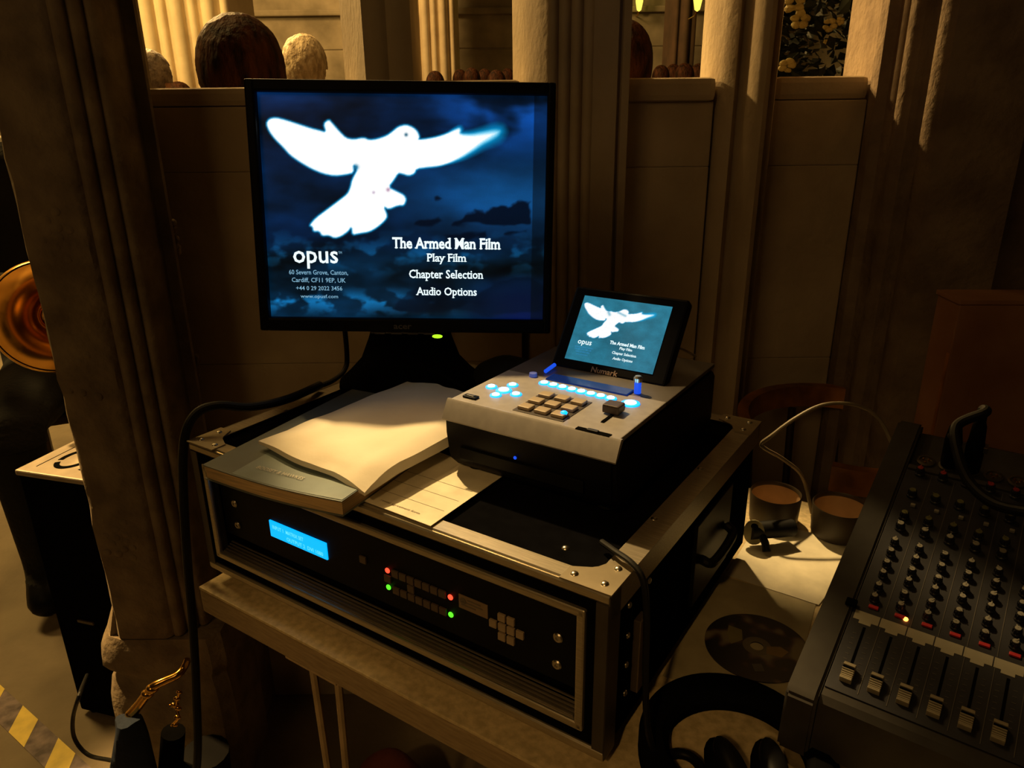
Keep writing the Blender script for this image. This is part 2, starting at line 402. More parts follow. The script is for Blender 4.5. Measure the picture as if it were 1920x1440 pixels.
# ---- church beyond the screen
bm = BM()
box(bm, -6, 6, 11.3, 11.5, 0, 7)
box(bm, -6, 6, 11.2, 11.3, 2.58, 2.66, .02)
for i in range(9):
    box(bm, -6, 6, 11.285, 11.31, .0+i*.72, .70+i*.72, .01)
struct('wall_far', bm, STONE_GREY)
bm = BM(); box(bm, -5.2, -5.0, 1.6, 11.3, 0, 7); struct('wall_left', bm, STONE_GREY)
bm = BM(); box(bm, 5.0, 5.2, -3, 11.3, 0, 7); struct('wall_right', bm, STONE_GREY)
def pier(x0, x1, y, label, m=STONE_FAR, n=6):
    t = thing('clustered_pier', label, 'pier', ((x0+x1)/2, y, 0)); w = (x1-x0)/2
    bm = BM(); pts = []
    for i in range(n):
        xc = -w+2*w*(i+.5)/n; r = w/n
        rr = r*(.95 if i % 2 else .6)
        for k in range(9):
            a = PI+PI*k/8; pts.append((xc+rr*math.cos(a), -.12*math.cos((i+.5-n/2)/n*2.4)+rr*1.3*math.sin(a)))
    pts += [(w, .4), (-w, .4)]
    prism(bm, pts, .25, 6.5); obj('shaft', bm, m, t, True)
    bm = BM(); box(bm, -w-.05, w+.05, -.3, .42, 0, .25, .02); obj('plinth', bm, m, t)
    return t
pier(-2.72, -1.83, 5.5, 'bright cream clustered stone pier seen beyond the dark-haired person', n=9)
pier(-1.17, -.63, 10.0, 'ribbed stone pier seen between the two mullions above the monitor', n=5)
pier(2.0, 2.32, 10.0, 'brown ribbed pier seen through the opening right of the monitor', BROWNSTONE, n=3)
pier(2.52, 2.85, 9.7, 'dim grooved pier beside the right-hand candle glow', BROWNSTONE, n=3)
# wall lamps
for i, (px, Y, lab) in enumerate(((1198, 11.05, 'left of the two tall yellow wall lights seen through the opening'), (1307, 9.1, 'right of the two tall yellow wall lights seen through the opening'))):
    p = onY(px, 22, Y)
    t = thing('wall_light', lab, 'lamp', (p.x, p.y, p.z), group=None)
    bm = BM(); lathe(bm, [(0, 0), (.03, .02), (.05, .12), (.06, .5), (.045, .9), (0, 1.0)], 16); obj('shade', bm, E_CAND, t, True)
    bm = BM(); tube(bm, [(0, .0, .02), (0, .10, -.03), (0, .24 if Y > 10 else .40, -.03)], .008, smooth=False); obj('bracket', bm, BRASS, t)
# hazard tape on the floor
def P2(q): return Vector((q.x, q.y, 0))
t = thing('hazard_tape', 'yellow and dark striped hazard tape stuck on the floor at lower left', 'tape', (-1.1787, 1.3606, .0006), (0, 0, math.radians(-34.96)))
bm = BM(); box(bm, -.8, 1.1, -.0535, 0, 0, .0006); obj('backing', bm, TAPEW, t)
for k in range(-4, 6):
    s0 = .078+.1640*k
    if s0 > .95: continue
    bm = BM(); prism(bm, [(s0+.058, -.0535), (s0+.130, -.0535), (s0+.073, 0), (s0, 0)], .0007, .0011); obj('yellow_stripe', bm, YELLOW, t)
# ================================================================= TABLE
TW, TD = 1.25, .605
o = FL + bv*(-.0192); 
t = thing('folding_table', 'beige laminate folding table carrying the rack case and the mixer', 'table', (o.x, o.y, 0), RZ)
bm = BM(); box(bm, 0, TW, 0, TD, TZ-.004, TZ, .001); obj('table_top', bm, WOODT, t)
bm = BM(); box(bm, 0, TW, 0, TD, TZ-.036, TZ-.0045, .003); obj('edge_band', bm, WOODE, t)
def hairpin(u, v, s):
    bm = BM()
    tube(bm, [(u-.021, v, TZ-.037), (u-.004, v, .012), (u+.004, v, .012), (u+.021, v, TZ-.037)], .0045, 8, smooth=False)
    box(bm, u-.04, u+.04, v-.02, v+.02, TZ-.040, TZ-.036)
    return bm
for u, v in ((.187, .022), (1.08, .022), (.187, .58), (1.08, .58)): obj('leg', hairpin(u, v, 1), CREAM, t)
# ================================================================= RACK CASE
t = thing('rack_case', 'black flight case with aluminium edges standing on the beige table', 'case', (FL.x, FL.y, TZ), RZ)
case = t
H0 = .0163; H1 = FL.z-TZ     # body bottom / top in local z
bm = BM()
box(bm, .004, .012, .004, CD-.004, H0+.004, H1-.004); box(bm, CW-.012, CW-.004, .004, CD-.004, H0+.004, H1-.004)
box(bm, .004, CW-.004, CD-.012, CD-.004, H0+.004, H1-.004)
box(bm, .004, CW-.004, .004, CD-.004, H0+.004, H0+.012); box(bm, .004, CW-.004, .004, CD-.004, H1-.012, H1-.004)
# front surround band
z0, z1, x0, x1 = H1-.138, H1-.030, .027, .506
box(bm, .004, CW-.004, .003, .010, z1, H1-.004); box(bm, .004, CW-.004, .003, .010, H0+.004, z0)
box(bm, .004, x0, .003, .010, z0, z1); box(bm, x1, CW-.004, .003, .010, z0, z1)
obj('shell', bm, BLACK, t)
def rail(pts, axis='x'): pass
# top edge angles: front, back, left, right ; bottom front; verticals
def fr_rail(zA, top):
    bm = BM()
    if top:
        prof = [(0.0015, -.0105), (0, -.0085), (0, -.003), (.0010, -.0012), (.003, -.0016), (.0042, 0), (.0195, 0), (.0195, -.002), (.003, -.0045), (.003, -.0105)]
    else:
        prof = [(0.0015, .0105), (0, .0085), (0, .003), (.0012, 0), (.0195, 0), (.0195, .002), (.003, .0040), (.003, .0105)]
    A = [bm.verts.new((0.001, y, zA+z)) for y, z in prof]; B = [bm.verts.new((CW-.001, y, zA+z)) for y, z in prof]
    m = len(prof); bm.faces.new(A); bm.faces.new(B[::-1])
    for i in range(m): bm.faces.new((A[i], A[(i+1) % m], B[(i+1) % m], B[i]))
    bmesh.ops.recalc_face_normals(bm, faces=bm.faces)
    return bm
obj('front_top_rail', fr_rail(H1, True), ALU, t); obj('front_bottom_rail', fr_rail(H0, False), ALU, t)
bm = BM(); box(bm, 0, .0215, .020, CD-.02, H1-.0015, H1, .0004); box(bm, 0, .0015, .003, CD-.003, H1-.02, H1); obj('left_top_rail', bm, ALU_D, t)
bm = BM(); box(bm, CW-.0225, CW, .020, CD-.02, H1-.0015, H1, .0004); box(bm, CW-.0015, CW, .003, CD-.003, H1-.026, H1); obj('right_top_rail', bm, ALU_D, t)
bm = BM(); box(bm, 0, CW, CD-.02, CD, H1-.0015, H1, .0004); box(bm, 0, CW, CD-.0015, CD, H1-.02, H1); obj('back_top_rail', bm, ALU_D, t)
for x, s in ((.0, 1), (CW, -1)):
    bm = BM(); box(bm, x, x+s*.012, .0, .0016, H0+.01, H1-.0105); box(bm, x, x+s*.0015, .0, .02, H0+.003, H1-.003); obj('front_corner_rail', bm, mat('dark_edge', (.10, .085, .07), .45, .6), t)
# inner opening frame
bm = BM()
for i, (a0, a1, c0, c1) in enumerate(((x0-.008, x1+.008, z1-.0005, z1+.0075), (x0-.008, x1+.008, z0-.0075, z0+.0005))):
    box(bm, a0, a1, -.001, .012, c0, c1, .0022, seg=3)
box(bm, x0-.008, x0, -.001, .012, z0-.007, z1+.007, .002); box(bm, x1, x1+.008, -.001, .012, z0-.007, z1+.007, .002)
obj('opening_frame', bm, ALU, t)
bm = BM()
for i in range(5): box(bm, x0+.003, x1-.003, .003+i*.0028, .0046+i*.0028, z0+.001+i*.0018, z0+.0022+i*.0018)
box(bm, x0+.002, x1-.002, .002, .018, z0-.001, z0+.001)
obj('ribbed_sill', bm, ALU_D, t)
# corner brackets
BRK = mat('bracket_metal', (.40, .34, .24), .4, .8)
def bracket(cx, cy, sx, sy):
    bm = BM()
    pts = [(0, 0), (.046, 0), (.046, .018), (.030, .026), (.026, .030), (.018, .046), (0, .046)]
    pts = [(cx+sx*(-.0012+p[0]), cy+sy*(-.0012+p[1])) for p in pts]
    prism(bm, pts, H1, H1+.0014)
    return bm
rv = BM(); lathe(rv, [(0, .0022), (.0018, .0019), (.0031, .001), (.0036, 0)], 14); rvm = obj('rivet', rv, STEEL, None, True); first = [True]
for cx, cy, sx, sy in ((CW, 0, -1, 1), (0, 0, 1, 1), (CW, CD, -1, -1), (0, CD, 1, -1)):
    b = obj('corner_bracket', bracket(cx, cy, sx, sy), BRK, t)
    for px, py in ((.0365, .009), (.010, .010), (.010, .034)):
        r_ = rvm if first[0] else dup(rvm); first[0] = False
        r_.parent = b; r_.location = (cx+sx*px, cy+sy*py, H1+.0012)
for v in (.125, .245):
    for x in (CW-.018, .018): dup(rvm, t, (x, v, H1-.0008))
dup(rvm, t, (.47, .045, H1-.0042))
# side hardware: latch, handle, rivets on the right side
bm = BM()
for v in (.035, .075): 
    for h in (.03, .06, .09, .12): blob(bm, (CW+.001, v, H1-h), (.0018, .003, .003), 2)
for v in (.20, .27): 
    for h in (.05, .10): blob(bm, (CW+.001, v, H1-h), (.0018, .003, .003), 2)
obj('side_rivets', bm, STEEL, t)
bm = BM(); box(bm, CW-.001, CW+.003, .19, .30, H1-.13, H1-.035, .001); obj('handle_plate', bm, BLACKP, t)
bm = BM(); tube(bm, [(CW+.004, .205, H1-.08), (CW+.014, .215, H1-.085), (CW+.014, .275, H1-.085), (CW+.004, .285, H1-.08)], .005); obj('side_handle', bm, RUBBER, t)
bm = BM(); box(bm, CW-.001, CW+.006, .05, .065, H1-.13, H1-.055, .001); obj('latch', bm, mat('latch_metal', (.25, .2, .15), .4, .8), t)
for x in (.04, CW-.04):
    for y in (.04, CD-.04):
        bm = BM(); cyl(bm, (x, y, 0), .014, H0+.0045, 18, .012); obj('rubber_foot', bm, RUBBER, t)
# ================================================================= RACK VIDEO UNIT
t = thing('rack_processor', 'black rack unit with blue display and button rows inside the flight case', 'rack unit', (FL.x, FL.y, FL.z-CH+.02), RZ)
zt = CH-.02
def H(h): return zt-h       # height below case top -> local z
bm = BM(); box(bm, x0+.0015, x1-.0015, .0125, .0155, H(.116), H(.034), .0006); obj('faceplate', bm, BLACKP, t)
bm = BM(); box(bm, .04, CW-.045, .016, .30, H(.114), H(.036), .001); obj('chassis', bm, BLACKM, t)
bm = BM(); box(bm, .1125, .2025, .0108, .0135, H(.0925), H(.0722), .0005); lcd = obj('display', bm, E_LCD, t)
text_obj('display_text', 'INPUT 1  MATRIX SET', .118, H(.0812), .050, .0048, E_LCDT, t, .0104, .01)
text_obj('display_text', 'OUTPUT 2  DVI 1080', .140, H(.0895), .057, .0048, E_LCDT, t, .0104, .01)
bb = BM(); box(bb, -.0042, .0042, -.0015, .001, -.0040, .0040, .0006); b0 = obj('button', bb, BTND, None)
used = [False]
def button(u, h, m=None):
    b = b0 if not used[0] else dup(b0)
    used[0] = True
    b.parent = t; b.location = (u, .0120, H(h)); return b
for i in range(7):
    button(.2985+i*.0098, .0745); button(.2985+i*.0098, .0940)
button(.288, .0838); button(.3182, .0842); button(.2553, .0734)
for u, h, m in ((.2885, .0740, E_RED), (.2882, .0936, E_GRN), (.3671, .0744, E_RED), (.3667, .0941, E_GRN)):
    bm = BM(); blob(bm, (u, .0115, H(h)), (.0030, .0014, .0030), 2); obj('indicator_light', bm, m, t, True)
bb = BM(); box(bb, -.0040, .0040, -.002, .001, -.0040, .0040, .0008); kb = obj('arrow_key', bb, BTNT, None); kf = [False]
for u, h in ((.4156, .0832), (.4251, .0730), (.4348, .0730), (.4254, .0834), (.4348, .0832), (.4445, .0831), (.4250, .0937), (.4345, .0937)):
    k_ = kb if not kf[0] else dup(kb); kf[0] = True
    k_.parent = t; k_.location = (u, .0120, H(h))
bm = BM(); box(bm, .3768, .4095, .0115, .013, H(.0815), H(.0668), .0003); lb = obj('name_label', bm, LABELT, t)
bm = BM()
cyl(bm, (0, 0, 0), .0035, .0004, 16, M=Matrix.Translation((.382, .0114, H(.0725))) @ Matrix.Rotation(PI/2, 4, 'X'))
for i, (a, b) in enumerate(((.387, .402), (.380, .404), (.380, .396))): box(bm, a, b, .0110, .0114, H(.0705+i*.0033), H(.0695+i*.0033))
obj('label_print', bm, INK, lb)
for u, h in ((.4826, .0700), (.4818, .0985), (.0520, .0700), (.0520, .0985)):
    bm = BM(); M = Matrix.Translation((u, .0125, H(h))) @ Matrix.Rotation(PI/2, 4, 'X')
    lathe(bm, [(.0048, 0), (.0048, .0012), (.0036, .0022), (.0018, .0022), (.0014, .0010), (0, .0010)], 20, M); obj('rack_screw', bm, STEEL, t, True)
# ================================================================= DVD CONTROLLER
dz = .08
t = thing('dvd_player', 'silver topped video player console with tilted screen on the flight case', 'video player', tuple(case_pt(.30, .095, .0005)), RZ)
DW, DL = .190, .262
def U(u): return u-.30
def V(v): return v-.095
bm = BM()     # dark body with rounded front
sec = [(0.010, .012), (.004, .018), (.0, .045), (.0, .0625), (.005, .066), (.012, .0755), (DL-.01, .0755), (DL, .066), (DL, .012), (DL-.006, .006), (.016, .006)]
A = [bm.verts.new((0, y, z)) for y, z in sec]; B = [bm.verts.new((DW, y, z)) for y, z in sec]
bm.faces.new(A); bm.faces.new(B[::-1]); m = len(sec)
for i in range(m): bm.faces.new((A[i], A[(i+1) % m], B[(i+1) % m], B[i]))
bmesh.ops.recalc_face_normals(bm, faces=bm.faces)
es = [e for e in bm.edges if abs(e.verts[0].co.x-e.verts[1].co.x) < 1e-6]
bmesh.ops.bevel(bm, geom=es, offset=.004, segments=2, affect='EDGES')
obj('body', bm, BLACKP, t, True)
bm = BM()    # silver front bevel
sec = [(-.0012, .0615), (-.0006, .060), (.004, .064), (.013, .0768), (.0125, .0792), (.0095, .0800), (.0075, .0782)]
A = [bm.verts.new((-.001, y, z)) for y, z in sec]; B = [bm.verts.new((DW+.001, y, z)) for y, z in sec]
bm.faces.new(A); bm.faces.new(B[::-1]); m = len(sec)
for i in range(m): bm.faces.new((A[i], A[(i+1) % m], B[(i+1) % m], B[i]))
bmesh.ops.recalc_face_normals(bm, faces=bm.faces); obj('front_trim', bm, SILVER, t, True)
bm = BM(); box(bm, .002, DW-.001, .0105, .115, .0745, .0795, .001); obj('control_panel', bm, SILVER, t)
bm = BM(); box(bm, .001, DW-.001, .116, DL-.004, .0745, .0790, .001); obj('rear_deck', bm, mat('deck_grey', (.10, .088, .08), .5), t)
Z = .0796
def glow_button(u, v, r, name='lit_button', core=E_CYAN, h=.0022):
    bm = BM(); lathe(bm, [(r*1.55, 0), (r*1.5, h*.45), (r*1.0, h*.62)], 20)  # glowing blue skirt paints the halo around each light
    o = obj(name, bm, E_BLUE, t, True, (U(u), V(v), Z))
    bm = BM(); lathe(bm, [(r*1.0, h*.6), (r*.92, h*.95), (0, h)], 20); obj('lens', bm, core, o, True)
    return o
for i in range(8): glow_button(.359+i*.0114, .193-i*.0006, .0040)
for u, v in ((.318, .154), (.334, .170), (.336, .136), (.352, .149)): glow_button(u, v, .0040, 'cursor_button')
glow_button(.335, .152, .0056, 'enter_button')
glow_button(.461, .187, .0062, 'jog_button')
bm = BM(); box(bm, U(.354), U(.449), V(.204), V(.222), Z-.0002, Z+.0016, .0006); obj('track_display', bm, GLASSD, t)
bm = BM(); lathe(bm, [(.0045, 0), (.0042, .004), (0, .0046)], 18); obj('dim_knob', bm, mat('blue_knob', (.16, .2, .45), .4, emit=(.06, .12, .6), estr=.25), t, True, (U(.337), V(.206), Z))
# work light posts
bm = BM(); tube(bm, [(0, 0, 0), (.0, .0, .013)], .0036, 14, False); o = obj('work_light', bm, E_BLUE2, t, True, (U(.4545), V(.218), Z)); 
bm = BM(); lathe(bm, [(.0044, .0125), (.0046, .0165), (.003, .0185), (0, .0188)], 16); obj('light_cap', bm, STEEL, o, True)
bm = BM(); tube(bm, [(0, 0, 0), (.0, .020, .002)], .0022, 10, False); obj('work_light', bm, E_BLUE2, t, True, (U(.343), V(.222), Z+.002))
# keypad
bm = BM(); box(bm, U(.372), U(.428), V(.112), V(.170), Z-.0003, Z+.0006, .0003); obj('keypad_bed', bm, mat('keypad_bed', (.05, .04, .04), .5), t)
kb_ = BM(); box(kb_, -.0068, .0068, -.0060, .0060, 0, .0035, .0012); kp = obj('key', kb_, mat('key_tan', (.44, .36, .27), .45), None); kf = [False]
for r in range(3):
    for c in range(3):
        k_ = kp if not kf[0] else dup(kp); kf[0] = True
        k_.parent = t; k_.location = (U(.3815+c*.0185), V(.160-r*.0190), Z+.0005)
bm = BM(); blob(bm, (0, 0, 0), (.0035, .0032, .0022), 2); obj('play_light', bm, E_BLUE, t, True, (U(.4225), V(.1235), Z+.0042))
# slider + fader slot
bm = BM(); box(bm, -.0015, .0015, -.035, .012, 0, .0006); box(bm, -.0015, .0015, -.034, -.006, .0, .001); obj('pitch_slot', bm, BLACKM, t, False, (U(.459), V(.165), Z-.0001))
bm = BM(); box(bm, -.0085, .0085, -.008, .008, 0, .0085, .0016); obj('pitch_slider', bm, mat('slider_brown', (.07, .05, .05), .4), t, False, (U(.457), V(.158), Z+.001))
bm = BM(); box(bm, -.017, .017, -.003, .003, 0, .0007); o = obj('disc_slot', bm, BLACKM, t, False, (U(.462), V(.107), Z-.0001))
bm = BM(); box(bm, -.006, .005, -.002, .002, .0006, .0022, .0005); obj('slot_tab', bm, KNOBD, o)
bm = BM(); box(bm, -.008, .008, -.004, .004, 0, .0022, .001); o = obj('power_switch', bm, BLACKP, t, False, (U(.318), V(.118), Z))
bm = BM(); box(bm, -.005, .005, -.0022, .0022, .0018, .0030, .0008); obj('rocker', bm, KNOBD, o)
# front face marks: blue led, disc logo, tray line, feet
bm = BM(); blob(bm, (U(.3865), -.0012, .0400), (.0018, .0012, .0018), 2); obj('power_light', bm, E_BLUE2, t, True)
text_obj('disc_logo', 'DVD', U(.3835), .0300, .0110, .0036, mat('logo_grey', (.28, .18, .11), .5), t, -.0008, .02)
bm = BM(); tube(bm, [(U(.389)+.0055*math.cos(a), -.0006, .0282+.0012*math.sin(a)) for a in [2*PI*i/20 for i in range(20)]], .00035, 6, closed=True); obj('disc_logo', bm, mat('logo_grey2', (.28, .18, .11), .5), t)
bm = BM(); box(bm, .020, .160, -.0014, .001, .0225, .0350, .0006); obj('disc_tray', bm, BLACKP, t)
for x in (.02, DW-.02):
    for y in (.03, DL-.03):
        bm = BM(); cyl(bm, (x, y, 0), .010, .0068, 18); obj('rubber_foot', bm, RUBBER, t)
# tilted screen: child frame
tilt = math.atan2(.046, .064)
up = Vector((0, .046, .064)).normalized(); P0 = Vector((0, V(.257), .0885))
Ms = Matrix.Translation(P0) @ Matrix.Rotation(-tilt, 4, 'X')
bm = BM(); box(bm, U(.333), U(.4695), .0006, .016, -.0115, .0880, .0025, M=Ms); scr = obj('screen_housing', bm, BLACKP, t)
bm = BM(); box(bm, U(.345), U(.457), .016, .022, .005, .075, .003, M=Ms); obj('screen_back', bm, BLACKM, t)
bm = BM()
for x in (U(.345), U(.45)): tube(bm, [(x, P0.y+.006, .078), (x, P0.y+.008, .090)], .006, 12, False)
obj('hinge', bm, BLACKP, t)
text_obj('brand_mark', 'Numark', U(.3835), -.0105, .0320, .0065, mat('brand_grey', (.42, .30, .24), .5), t, .0003, .02, M=Ms)
# ---------------------------------------------------------------- screen picture (dove over dark sea)
DOVE = [(-164.7, 252.4), (-160.8, 257.9), (-152.6, 259.6), (-139.9, 256.6), (-123.9, 251.7), (-110.1, 247.5), (-100.8, 245.4), (-92.7, 243.2), (-95.3, 253.2), (-88.5, 258.2), (-84.1, 253.3), (-76.3, 244.5), (-68.4, 236.8), (-59.1, 235.4), (-47.2, 237.8), (-40.3, 234.9), (-30.9, 236.2), (-19.0, 240.3), (-11.9, 245.3), (-4.7, 251.0), (4.7, 253.3), (12.9, 250.5), (18.6, 245.7), (21.3, 239.0), (19.6, 236.1), (30.2, 237.4), (42.0, 239.7), (53.8, 243.5), (63.2, 248.5), (69.8, 251.2), (72.1, 247.5), (70.7, 243.7), (84.3, 243.8), (98.3, 246.7), (112.4, 249.5), (120.6, 248.1), (117.2, 241.3), (107.8, 235.6), (98.4, 231.0), (86.6, 223.0), (72.4, 214.9), (58.2, 209.1), (44.0, 205.0), (29.7, 203.5), (16.7, 201.7), (14.2, 196.0), (7.0, 193.2), (-1.3, 195.8), (-6.0, 196.2), (-10.9, 188.8), (-18.3, 179.5), (-8.9, 175.0), (0.6, 170.5), (3.5, 164.8), (0.3, 157.7), (-6.9, 157.7), (-19.0, 152.8), (-24.9, 156.3), (-20.4, 144.6), (-24.2, 138.7), (-34.1, 130.4), (-43.9, 125.0), (-56.1, 123.0), (-65.3, 121.0), (-65.9, 131.2), (-70.5, 125.2), (-79.2, 119.2), (-87.7, 116.7), (-94.8, 120.2), (-103.3, 119.4), (-106.6, 125.2), (-113.9, 124.7), (-114.8, 130.6), (-118.8, 132.2), (-110.7, 141.2), (-95.8, 151.9), (-80.9, 162.6), (-69.8, 170.8), (-66.0, 177.8), (-63.2, 188.2), (-55.6, 200.9), (-60.6, 206.5), (-60.5, 196.2), (-70.1, 193.8), (-84.4, 192.1), (-98.5, 194.6), (-112.5, 200.2), (-126.2, 208.0), (-137.6, 215.8), (-146.4, 225.8), (-155.3, 234.6), (-161.7, 243.5)]
def chaikin(p, r=.22):
    o = []
    for i in range(len(p)):
        a, b = p[i], p[(i+1) % len(p)]; o += [(a[0]*(1-r)+b[0]*r, a[1]*(1-r)+b[1]*r), (a[0]*r+b[0]*(1-r), a[1]*r+b[1]*(1-r))]
    return o
DOVE = chaikin(DOVE)
ROCKS = [[(60.1, 135.0), (72.1, 143.4), (74.6, 148.6), (89.0, 151.8), (101.0, 150.8), (110.6, 159.1), (120.2, 159.9), (129.8, 156.9), (141.7, 164.1), (157, 164), (157, 137.3), (125.2, 133.4), (101.1, 137.8)],
 [(11.8, 134.4), (19.1, 139.2), (31.2, 141.0), (43.3, 143.5), (49.2, 139.6), (33.5, 134.7)], [(50.3, 121.9), (60.0, 124.4), (76.9, 123.4), (101.1, 126.0), (103.5, 120.1), (52.7, 118.3)],
 [(121.7, 125.1), (132.5, 129.9), (154.3, 131.4), (156, 124.3), (125.3, 123.2)], [(37.6, 168.6), (41.2, 170.5), (47.1, 166.9), (39.9, 165.2)],
 [(-15, 25), (0, 52), (40, 62), (92, 48), (110, 62), (157, 75), (175, 60), (172, 30), (100, 20), (60, 28)]]
def sdist(P, poly):
    X = P[:, 0]; Y = P[:, 1]; d = np.full(len(P), 1e9); ins = np.zeros(len(P), bool)
    n = len(poly)
    for i in range(n):
        x0, y0 = poly[i]; x1, y1 = poly[(i+1) % n]
        ex, ey = x1-x0, y1-y0; L = ex*ex+ey*ey+1e-9
        t_ = np.clip(((X-x0)*ex+(Y-y0)*ey)/L, 0, 1)
        d = np.minimum(d, np.hypot(X-x0-t_*ex, Y-y0-t_*ey))
        c = (y0 > Y) != (y1 > Y)
        if abs(y1-y0) > 1e-9: ins ^= c & (X < ex*(Y-y0)/(y1-y0)+x0)
    return np.where(ins, -d, d)
def vnoise(P, s, seed):
    return np.array([noise.fractal(Vector((p[0]*s[0]+seed, p[1]*s[1], seed)), 1.0, 2.0, 4) for p in P])
def s2l(c): c = np.asarray(c, float)/255; return np.where(c <= .04045, c/12.92, ((c+.055)/1.055)**2.4)
def picture(nx, ny, mini=False):
    gx = np.linspace(-173.5, 175.5, nx+1); gy = np.linspace(17.2, 288, ny+1)
    X, Y = np.meshgrid(gx, gy); P = np.stack([X.ravel(), Y.ravel()], 1)
    fy = (P[:, 1]-17)/271; fx = (P[:, 0]+173)/348
    if mini:
        base = np.array([38, 108, 130.])[None, :]*np.ones((len(P), 1)); nz = vnoise(P, (.02, .03), 3)
        base *= (1+.12*nz)[:, None]; base *= (1.08-.18*np.exp(-((fx-.55)**2+(fy-.4)**2)/.05))[:, None]
    else:
        nz = vnoise(P, (.010, .022), 3); nz2 = vnoise(P, (.03, .05), 9)
        top = np.array([2, 20, 44.]); mid = np.array([14, 74, 130.]); low = np.array([3, 26, 44.]); bot = np.array([4, 18, 66.])
        wm = np.exp(-((fy-.56)/.16)**2)*np.clip((fx-.30)*1.9, 0.10, 1)
        base = top*np.clip(1.15-.5*(1-fy), 0, 2)[:, None]*(1+.9*nz)[:, None]
        base = base*(1-wm)[:, None]+mid*wm[:, None]*(1+.25*nz)[:, None]
        wl = np.clip((.36-fy)/.1, 0, 1); base = base*(1-wl)[:, None]+low*wl[:, None]*(1+1.2*nz)[:, None]
        wb = np.clip((fx-.70)/.2, 0, 1)*np.clip((.22-fy)/.12, 0, 1); base = base*(1-wb)[:, None]+bot*wb[:, None]
        up_ = np.clip((fy-.72)/.2, 0, 1)*np.clip((fx-.55)/.25, 0, 1)*np.clip(nz*2.2+.5, 0, 1.2); base += up_[:, None]*np.array([8, 38, 80.])
        sea = np.clip((.16-np.abs(fy-.075)*2.1), 0, 1)*np.clip(nz2*3.0+.1, 0, 1)*5*np.clip((.78-fx)*3, 0, 1); base += sea[:, None]*np.array([16, 100, 150.])
        sea = np.clip(.12-np.abs(fy-.30), 0, 1)*np.clip(nz2*2.5, 0, 1)*6; base += sea[:, None]*np.array([8, 60, 90.])
        for i, r in enumerate(ROCKS):
            d = sdist(P, r)+nz2*5; k_ = np.clip(.5-d/3, 0, 1)*(.92 if i < 5 else .55); base = base*(1-k_)[:, None]+np.array([1, 10, 26.])*k_[:, None]
        base *= np.where(fx > .955, .55, 1)[:, None]
    d = sdist(P, DOVE)
    soft = 1.6+np.clip((P[:, 0]-55)/65, 0, 1)*7
    k1 = np.clip(1-(d+soft*.4)/(soft*1.7), 0, 1); k2 = np.clip(.5-(d+soft*.35)/soft, 0, 1)
    col = base*(1-k1)[:, None]+np.array([0, 165, 230.])*k1[:, None]
    col = col*(1-k2)[:, None]+np.array([255, 255, 255.])*k2[:, None]
    for ex, ey, r, c in ((4.7, 241.5, 2.0, (20, 80, 110)), (-37, 173, 1.7, (185, 165, 190)), (-19, 176.5, 2.2, (170, 130, 160)), (-57.5, 203, 3, (30, 110, 150))):
        k_ = np.exp(-(((P[:, 0]-ex)**2+(P[:, 1]-ey)**2)/(r*r)))
        if not mini: col = col*(1-k_)[:, None]+np.array(c, float)*k_[:, None]
    if mini:
        for (ax, ay, bx, by, ww) in ((-20, 236, 12, 226, 4.0), (-58, 232, -50, 222, 5.0)):
            t_ = np.clip(((P[:, 0]-ax)*(bx-ax)+(P[:, 1]-ay)*(by-ay))/((bx-ax)**2+(by-ay)**2), 0, 1)
            k_ = np.exp(-(((P[:, 0]-ax-t_*(bx-ax))**2+(P[:, 1]-ay-t_*(by-ay))**2)/(ww*ww)))*.5
            col = col*(1-k_)[:, None]+np.array([30, 130, 170.])*k_[:, None]
    return P, s2l(np.clip(col, 0, 255))
def screen_mesh(name, nx, ny, mapf, mini, strength, parent):
    P, C = picture(nx, ny, mini)
    me = bpy.data.meshes.new(name)
    verts = [mapf(p) for p in P]
    faces = [(j*(nx+1)+i, j*(nx+1)+i+1, (j+1)*(nx+1)+i+1, (j+1)*(nx+1)+i) for j in range(ny) for i in range(nx)]
    me.from_pydata(verts, [], faces); me.update()
    ca = me.color_attributes.new('picture', 'FLOAT_COLOR', 'POINT')
    buf = np.ones((len(P), 4), 'f'); buf[:, :3] = C; ca.data.foreach_set('color', buf.ravel())
    m = bpy.data.materials.new(name+'_glow'); m.use_nodes = True; nt = m.node_tree
    b = nt.nodes['Principled BSDF']; b.inputs['Base Color'].default_value = (.004, .004, .006, 1); b.inputs['Roughness'].default_value = .35
    a = nt.nodes.new('ShaderNodeAttribute'); a.attribute_name = 'picture'
    tc = nt.nodes.new('ShaderNodeTexCoord'); nn = nt.nodes.new('ShaderNodeTexNoise'); nn.inputs['Scale'].default_value = 900
    nt.links.new(tc.outputs['Object'], nn.inputs['Vector'])
    mr = nt.nodes.new('ShaderNodeMapRange'); mr.inputs[3].default_value = .8*strength; mr.inputs[4].default_value = 1.2*strength
    nt.links.new(nn.outputs[0], mr.inputs[0]); nt.links.new(mr.outputs[0], b.inputs['Emission Strength'])
    nt.links.new(a.outputs['Color'], b.inputs['Emission Color'])
    return link_mesh(name, me, m, parent)
